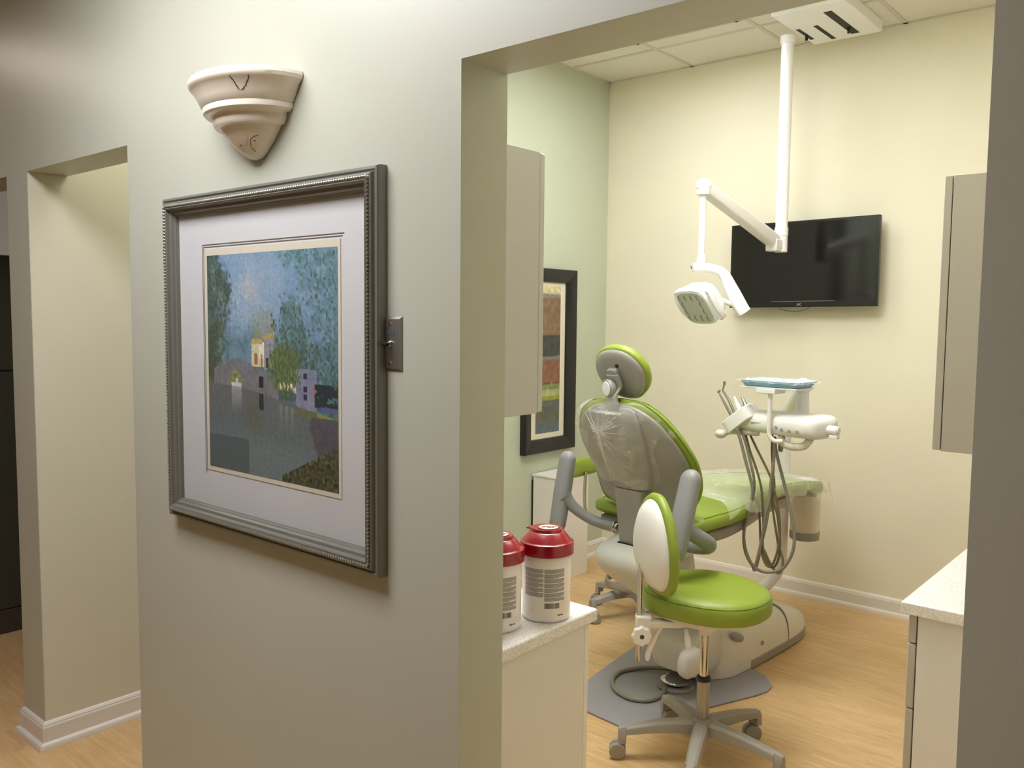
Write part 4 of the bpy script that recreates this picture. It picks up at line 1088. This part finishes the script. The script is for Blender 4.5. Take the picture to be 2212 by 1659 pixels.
# ------------------------------------------------------------------ foot pedal
t = thing('foot_pedal', 'round chrome foot control with a looped grey hose on the floor plate', 'foot pedal', (-1.768, 3.188, .010))
m = MB(); m.lathe([(.001, 0), (.074, 0), (.077, .006), (.074, .014), (.05, .018), (.001, .018)], n=44); m.build('base', M['basegrey'], t)
m = MB(); secs = []
for r_, z in ((.058, .026), (.064, .029), (.065, .036), (.060, .041), (.030, .053), (.012, .060), (.001, .061)):
    secs.append([Vector((r_*(1 if r_ > .05 else 1-.05*math.cos(8*2*PI*k/64))*math.cos(2*PI*k/64), r_*math.sin(2*PI*k/64), z)) for k in range(64)])
m.loft(secs); m.build('chrome_disc', M['chrome'], t, ang=30)
m = MB(); m.cyl((0, 0, .016), (0, 0, .028), .05, None, 32); m.build('pivot', M['black'], t)
lo = [(-1.79, 3.155, .022), (-1.762, 3.06, .020), (-1.775, 2.98, .020), (-1.84, 2.945, .020), (-1.93, 2.97, .020), (-2.00, 3.05, .020), (-2.02, 3.15, .020), (-1.97, 3.24, .022), (-1.90, 3.285, .026), (-1.82, 3.30, .04), (-1.77, 3.32, .08)]
m = MB(); m.tube([Vector(p)-Vector((-1.768, 3.188, .010)) for p in catmull(lo, 8)], .0095, 12); m.build('hose', M['hose'], t)

# ------------------------------------------------------------------ delivery unit
du = thing('delivery_unit', 'white dental delivery unit on a post with hanging hoses and handpieces', 'dental unit', (-1.4337, 3.425, .1824), math.radians(-6))
du.scale = (.885, .885, .885)
DM = Matrix.Translation((-1.4337, 3.425, .1824)) @ Matrix.Rotation(math.radians(-6), 4, 'Z') @ Matrix.Scale(.885, 4); DI = DM.inverted()
DO = (Matrix.Translation((-1.62, 3.87, 0)) @ Matrix.Rotation(math.radians(-6), 4, 'Z')).inverted()
def WH(p): return DO @ Vector(p)
def W2(p): return DI @ Vector(p)
# post
m = MB(); m.tube([W2(p) for p in catmull([(-1.93, 4.22, .13), (-1.87, 4.30, .16), (-1.825, 4.385, .26), (-1.822, 4.40, .40), (-1.822, 4.40, .80), (-1.822, 4.40, 1.03)], 8)], .034, 28); m.build('post', M['white_pl'], du)
m = MB(); m.cyl(W2((-1.822, 4.40, 1.03)), W2((-1.822, 4.40, 1.07)), .040, None, 28); m.sphere(W2((-1.822, 4.40, 1.075)), .039, 20); m.build('post_cap', M['white_pl'], du)
BJ = Vector((-1.392, 3.531, 1.312)); BH = (-1.573, 3.99, 1.276)
m = MB(); a = Vector((-1.822, 4.40, 1.08)); d = (BJ-a); L_ = d.length; d.normalize(); sd = d.cross(Vector((0, 0, 1))).normalized(); u_ = sd.cross(d)
m.loft([[W2(a+d*s_+sd*x+u_*y) for x, y in sell(24, w_, w_*1.25, 3)] for s_, w_ in ((0, .026), (.05, .030), (L_-.04, .030), (L_, .026))]); m.build('flex_arm', M['white_pl'], du, ang=50)
m = MB(); m.sphere(WH(BH), (.040, .040, .038), 24); m.cyl(WH((BH[0], BH[1], 1.256)), WH((BH[0], BH[1], 1.15)), .027, .032, 24); m.build('elbow', M['white_pl'], du)
# control head body
m = MB(); secs = []
for i in range(25):
    f = i/24; x = -.19+.44*f; e = 1 if f < .85 else math.sqrt(max(.03, 1-((f-.85)/.15)**2))
    e0 = 1 if f > .06 else .9+.1*f/.06
    hy = .120*(.8+.2*sm(0, .35, f))*e*e0; zt = 1.156+.004*sm(.2, .6, f); zb = 1.056-.006*sm(.2, .7, f)
    zt = 1.105+(zt-1.105)*(.35+.65*e); zb = 1.105-(1.105-zb)*(.35+.65*e)
    secs.append([Vector((x, y, (zt+zb)/2+z)) for y, z in sell(32, hy, (zt-zb)/2, 3.2)])
m.loft(secs); hd = m.build('control_head', M['white_pl'], du, ang=60)
for k, (x, z) in enumerate(((.035, 1.097), (.062, 1.088), (.100, 1.086), (.138, 1.086), (.175, 1.087))):
    m = MB(); yy = -.112 if k < 4 else -.104; m.cyl((x, yy+.01, z), (x, yy-.010, z), .0095, .008, 16); m.build('knob', M['grey_pl'] if k < 4 else M['white_pl'], hd)
m = MB(); m.bx(-.10, .17, -.1195, -.112, 1.1095, 1.111); m.build('panel_seam', M['hose'], hd)
m = MB(); m.cyl((.235, -.03, 1.100), (.285, -.03, 1.100), .022, .020, 20); m.cyl((.285, -.03, 1.100), (.292, -.03, 1.100), .017, None, 20); m.box((.272, -.035, 1.072), (.036, .03, .016)); m.build('side_knob', M['white_pl'], du, bevel=.002)
# handpiece holder bar, tilted
R = Matrix.Rotation(math.radians(-38), 3, 'Y')
for y, ox in ((-.085, .02), (.005, -.015)):
    m = MB(); m.loft([[Vector((-.195+ox, y, 1.112))+R @ Vector((x*1.0, yy, z)) for x, yy in sell(24, .084, .043, 3.5)] for z in (-.032, -.024, .024, .032)]); m.build('handpiece_holder', M['white_pl'], du, bevel=.004, ang=40)
# handle
m = MB(); m.tube(catmull([(-.08, -.07, 1.056), (-.16, -.085, 1.054), (-.215, -.095, 1.052), (-.245, -.105, 1.040)], 5), .015, 16); m.sphere((-.262, -.108, 1.036), (.030, .026, .022), 18); m.build('pull_handle', M['shroud'], du)
# handpieces
for (x, y, dx, dy, L_, k) in ((-.235, -.045, -.50, -.05, .15, 0), (-.235, -.01, -.46, .02, .175, 1), (-.215, .02, -.50, .05, .12, 2), (-.195, .05, -.48, .10, .12, 3)):
    dv = Vector((dx, dy, .80)).normalized(); p0 = Vector((x, y, 1.105)); p1 = p0+dv*L_
    m = MB()
    if k == 1: m.tube([p0, p0+dv*L_*.6, p1-Vector((0, 0, .02)), p1+Vector((.008, 0, .012))], [.008, .0062, .005, .0045], 14); m.cyl(p1+Vector((.008, 0, .008)), p1+Vector((.009, 0, .026)), .0068, None, 14)
    elif k == 0: m.tube([p0, p0+dv*L_*.6, p1], [.0075, .006, .004], 14); m.cyl(p1+Vector((-.006, 0, -.002)), p1+Vector((.008, 0, .010)), .005, None, 12)
    else: m.tube([p0, p0+dv*L_*.65, p0+dv*L_*.68, p1], [.011, .011, .008, .006], 14)
    m.build('handpiece', M['steel'] if k in (0, 1, 3) else M['white_pl'], du)
# hoses
HOSES = [([(-1.796, 3.76, 1.075), (-1.775, 3.766, 1.01), (-1.75, 3.772, 0.919), (-1.726, 3.778, 0.835), (-1.717, 3.784, 0.775), (-1.733, 3.789, 0.678), (-1.758, 3.795, 0.592), (-1.757, 3.801, 0.503), (-1.733, 3.807, 0.438), (-1.682, 3.813, 0.399), (-1.615, 3.819, 0.405), (-1.565, 3.825, 0.44), (-1.53, 3.831, 0.525), (-1.533, 3.836, 0.623), (-1.562, 3.842, 0.729), (-1.591, 3.848, 0.823), (-1.636, 3.854, 0.962), (-1.652, 3.86, 1.04)], 0.0075, 'hose'), ([(-1.788, 3.79, 1.07), (-1.764, 3.796, 1.002), (-1.739, 3.801, 0.91), (-1.721, 3.807, 0.825), (-1.728, 3.812, 0.742), (-1.753, 3.818, 0.657), (-1.772, 3.824, 0.564), (-1.763, 3.829, 0.482), (-1.731, 3.835, 0.412), (-1.719, 3.841, 0.386), (-1.705, 3.846, 0.442), (-1.693, 3.852, 0.525), (-1.675, 3.858, 0.629), (-1.661, 3.863, 0.764), (-1.656, 3.869, 0.865), (-1.659, 3.874, 0.957), (-1.665, 3.88, 1.036)], 0.0065, 'hose'), ([(-1.785, 3.82, 1.064), (-1.756, 3.825, 0.966), (-1.724, 3.831, 0.882), (-1.699, 3.836, 0.797), (-1.691, 3.841, 0.716), (-1.686, 3.847, 0.608), (-1.688, 3.852, 0.512), (-1.668, 3.857, 0.44), (-1.641, 3.863, 0.41), (-1.617, 3.868, 0.448), (-1.612, 3.873, 0.535), (-1.633, 3.879, 0.665), (-1.666, 3.884, 0.754), (-1.669, 3.889, 0.874), (-1.66, 3.895, 0.982), (-1.665, 3.9, 1.034)], 0.0055, 'hose2'), ([(-1.776, 3.84, 1.063), (-1.739, 3.841, 0.993), (-1.692, 3.843, 0.911), (-1.655, 3.844, 0.842), (-1.633, 3.846, 0.771), (-1.613, 3.847, 0.687), (-1.604, 3.849, 0.595), (-1.612, 3.85, 0.506), (-1.637, 3.851, 0.427), (-1.665, 3.853, 0.418), (-1.69, 3.854, 0.464), (-1.702, 3.856, 0.536), (-1.709, 3.857, 0.623), (-1.72, 3.859, 0.703), (-1.739, 3.86, 0.74)], 0.0055, 'hose2'), ([(-1.626, 3.8, 1.048), (-1.623, 3.798, 0.944), (-1.634, 3.795, 0.838), (-1.637, 3.792, 0.745), (-1.652, 3.79, 0.677), (-1.661, 3.787, 0.59), (-1.673, 3.785, 0.515), (-1.69, 3.782, 0.432), (-1.697, 3.78, 0.4)], 0.006, 'hose'), ([(-1.671, 3.88, 1.049), (-1.669, 3.878, 0.969), (-1.66, 3.876, 0.877), (-1.65, 3.875, 0.798), (-1.656, 3.873, 0.717), (-1.638, 3.871, 0.612), (-1.617, 3.869, 0.522), (-1.593, 3.867, 0.459), (-1.598, 3.865, 0.405), (-1.617, 3.864, 0.389), (-1.648, 3.862, 0.423), (-1.685, 3.86, 0.491)], 0.0055, 'hose2')]
for pts, r_, mm in HOSES:
    m = MB(); m.tube([WH(p) for p in catmull(pts, 8)], r_, 12); m.build('hose', M[mm], du)
m = MB(); m.tube([(.0, .0, 1.07), (.0, .0, 1.02), (-.002, -.004, .97)], [.017, .016, .010], 16, sx=.8); m.build('hose_collar', M['hose'], du)
# corrugated vacuum tube
P = catmull([(.03, -.085, 1.045), (.06, -.085, 1.022), (.10, -.08, 1.012), (.145, -.07, 1.018), (.168, -.06, 1.045), (.170, -.06, 1.062)], 14)
m = MB(); m.tube(P, [.0165+.0018*(i % 2) for i in range(len(P))], 18); m.build('corrugated_tube', M['cream_pl'], du, ang=15)
# tray support
m = MB(); m.tube(catmull([(.06, -.10, 1.035), (.03, -.120, 1.035), (.008, -.128, 1.06), (.006, -.128, 1.12), (.006, -.128, 1.255)], 6), .0105, 16); m.build('tray_post', M['white_pl'], du)
m = MB(); m.box((-.008, -.10, 1.262), (.095, .10, .022)); m.box((0, -.06, 1.276), (.28, .17, .008)); m.build('tray_bracket', M['white_pl'], du, bevel=.003)
# cuspidor behind the toe of the chair
m = MB(); c = W2((-1.700, 4.40, 0)); ZS = Matrix.Scale(1/.885, 3); c.z = c.z; m.lathe([(.001, .435), (.062, .435), (.070, .445), (.074, .50), (.076, .68), (.078, .695), (.001, .695)], c, 36, ZS); cu = m.build('water_canister', M['cuspw'], du, ang=40)
m = MB(); m.lathe([(.079, .690), (.083, .700), (.080, .725), (.06, .752), (.03, .764), (.001, .767)], c, 36, ZS); m.build('canister_cap', M['glossw'], cu, ang=40)
m = MB(); m.lathe([(.0745, .440), (.0755, .442), (.0765, .478), (.0745, .480)], c, 36, ZS, ring=True); m.build('canister_band', M['grey_pl'], cu)
m = MB(); m.cyl(W2((-1.82, 4.40, .62)), W2((-1.75, 4.40, .62)), .014, None, 16); m.build('canister_bracket', M['white_pl'], cu)

# tray resting on its support
tr = thing('instrument_tray', 'blue instrument tray wrapped in clear film on the delivery unit', 'tray', (-1.4337, 3.425, .1824), math.radians(-6))
tr.scale = (.885, .885, .885)
m = MB(); secs = []
for z, a, b in ((1.281, .118, .075), (1.2812, .130, .087), (1.307, .151, .108), (1.3085, .154, .111), (1.306, .146, .103), (1.288, .128, .085), (1.2875, .11, .06)):
    secs.append([Vector((-.003+x, -.045+y, z)) for x, y in sell(44, a, b, 9)])
m.loft(secs); m.build('tray_body', M['bluetray'], tr, ang=40)
m = MB(); secs = []
for i in range(21):
    sec = []
    for j in range(29):
        x = -.158+.316*j/28; y = -.114+.228*i/20; e = max(abs(x)/.158, abs(y)/.114)
        sec.append(Vector((-.003+x, -.045+y, 1.311+.007*noise.noise(Vector((x*26, y*30, 1)))+.004*noise.noise(Vector((x*60, y*60, 4)))-(.010 if e > .99 else 0))))
    secs.append(sec)
m.loft(secs, cap=False, closed=False); m.build('plastic_wrap', M['clear'], tr, ang=20)

# ------------------------------------------------------------------ dark cabinet beyond the far-left opening
t = thing('tall_cabinet', 'tall dark green cabinet seen through the opening at the far left', 'cabinet')
m = MB(); m.bx(-5.15, -4.60, 1.42, 3.3, .10, 1.865); m.build('body', M['darkcab'], t, bevel=.003)
m = MB(); m.bx(-5.15, -4.585, 1.42, 3.3, 0, .12); m.build('plinth', M['darkkick'], t, bevel=.003)
for k in range(3):
    for z0, z1 in ((.125, 1.30), (1.306, 1.862)):
        m = MB(); m.bx(-4.60, -4.578, 1.422+.626*k, 1.422+.626*k+.622, z0, z1); m.build('door', M['darkcab'], t, bevel=.003)

# ------------------------------------------------------------------ world, camera, colour
w = bpy.data.worlds.new('world'); scn.world = w; w.use_nodes = True
w.node_tree.nodes['Background'].inputs[0].default_value = (1, .97, .95, 1); w.node_tree.nodes['Background'].inputs[1].default_value = .12
cam = bpy.data.cameras.new('camera'); co = bpy.data.objects.new('camera', cam); COL.objects.link(co)
cam.sensor_width = 36; cam.sensor_fit = 'HORIZONTAL'; cam.lens = 1851.19/2212*36; cam.clip_start = .02
yaw, pitch, roll = -7.04078665e-01, -7.72156808e-02, 9.80134528e-03
Fv = Vector((math.sin(yaw)*math.cos(pitch), math.cos(yaw)*math.cos(pitch), math.sin(pitch)))
rt = Fv.cross(Vector((0, 0, 1))).normalized(); up = rt.cross(Fv)
r2 = rt*math.cos(roll)+up*math.sin(roll); u2 = -rt*math.sin(roll)+up*math.cos(roll)
mw = basis(r2, u2, -Fv).to_4x4(); mw.translation = (0, 0, EYE); co.matrix_world = mw
scn.camera = co
scn.view_settings.view_transform = 'Standard'; scn.view_settings.look = 'None'; scn.view_settings.gamma = 1; scn.view_settings.exposure = 0.55
scn.cycles.max_bounces = 8; scn.cycles.diffuse_bounces = 5; scn.cycles.transparent_max_bounces = 16
scn.cycles.sample_clamp_indirect = 6; scn.cycles.caustics_reflective = False; scn.cycles.caustics_refractive = False
scn.cycles.use_denoising = True
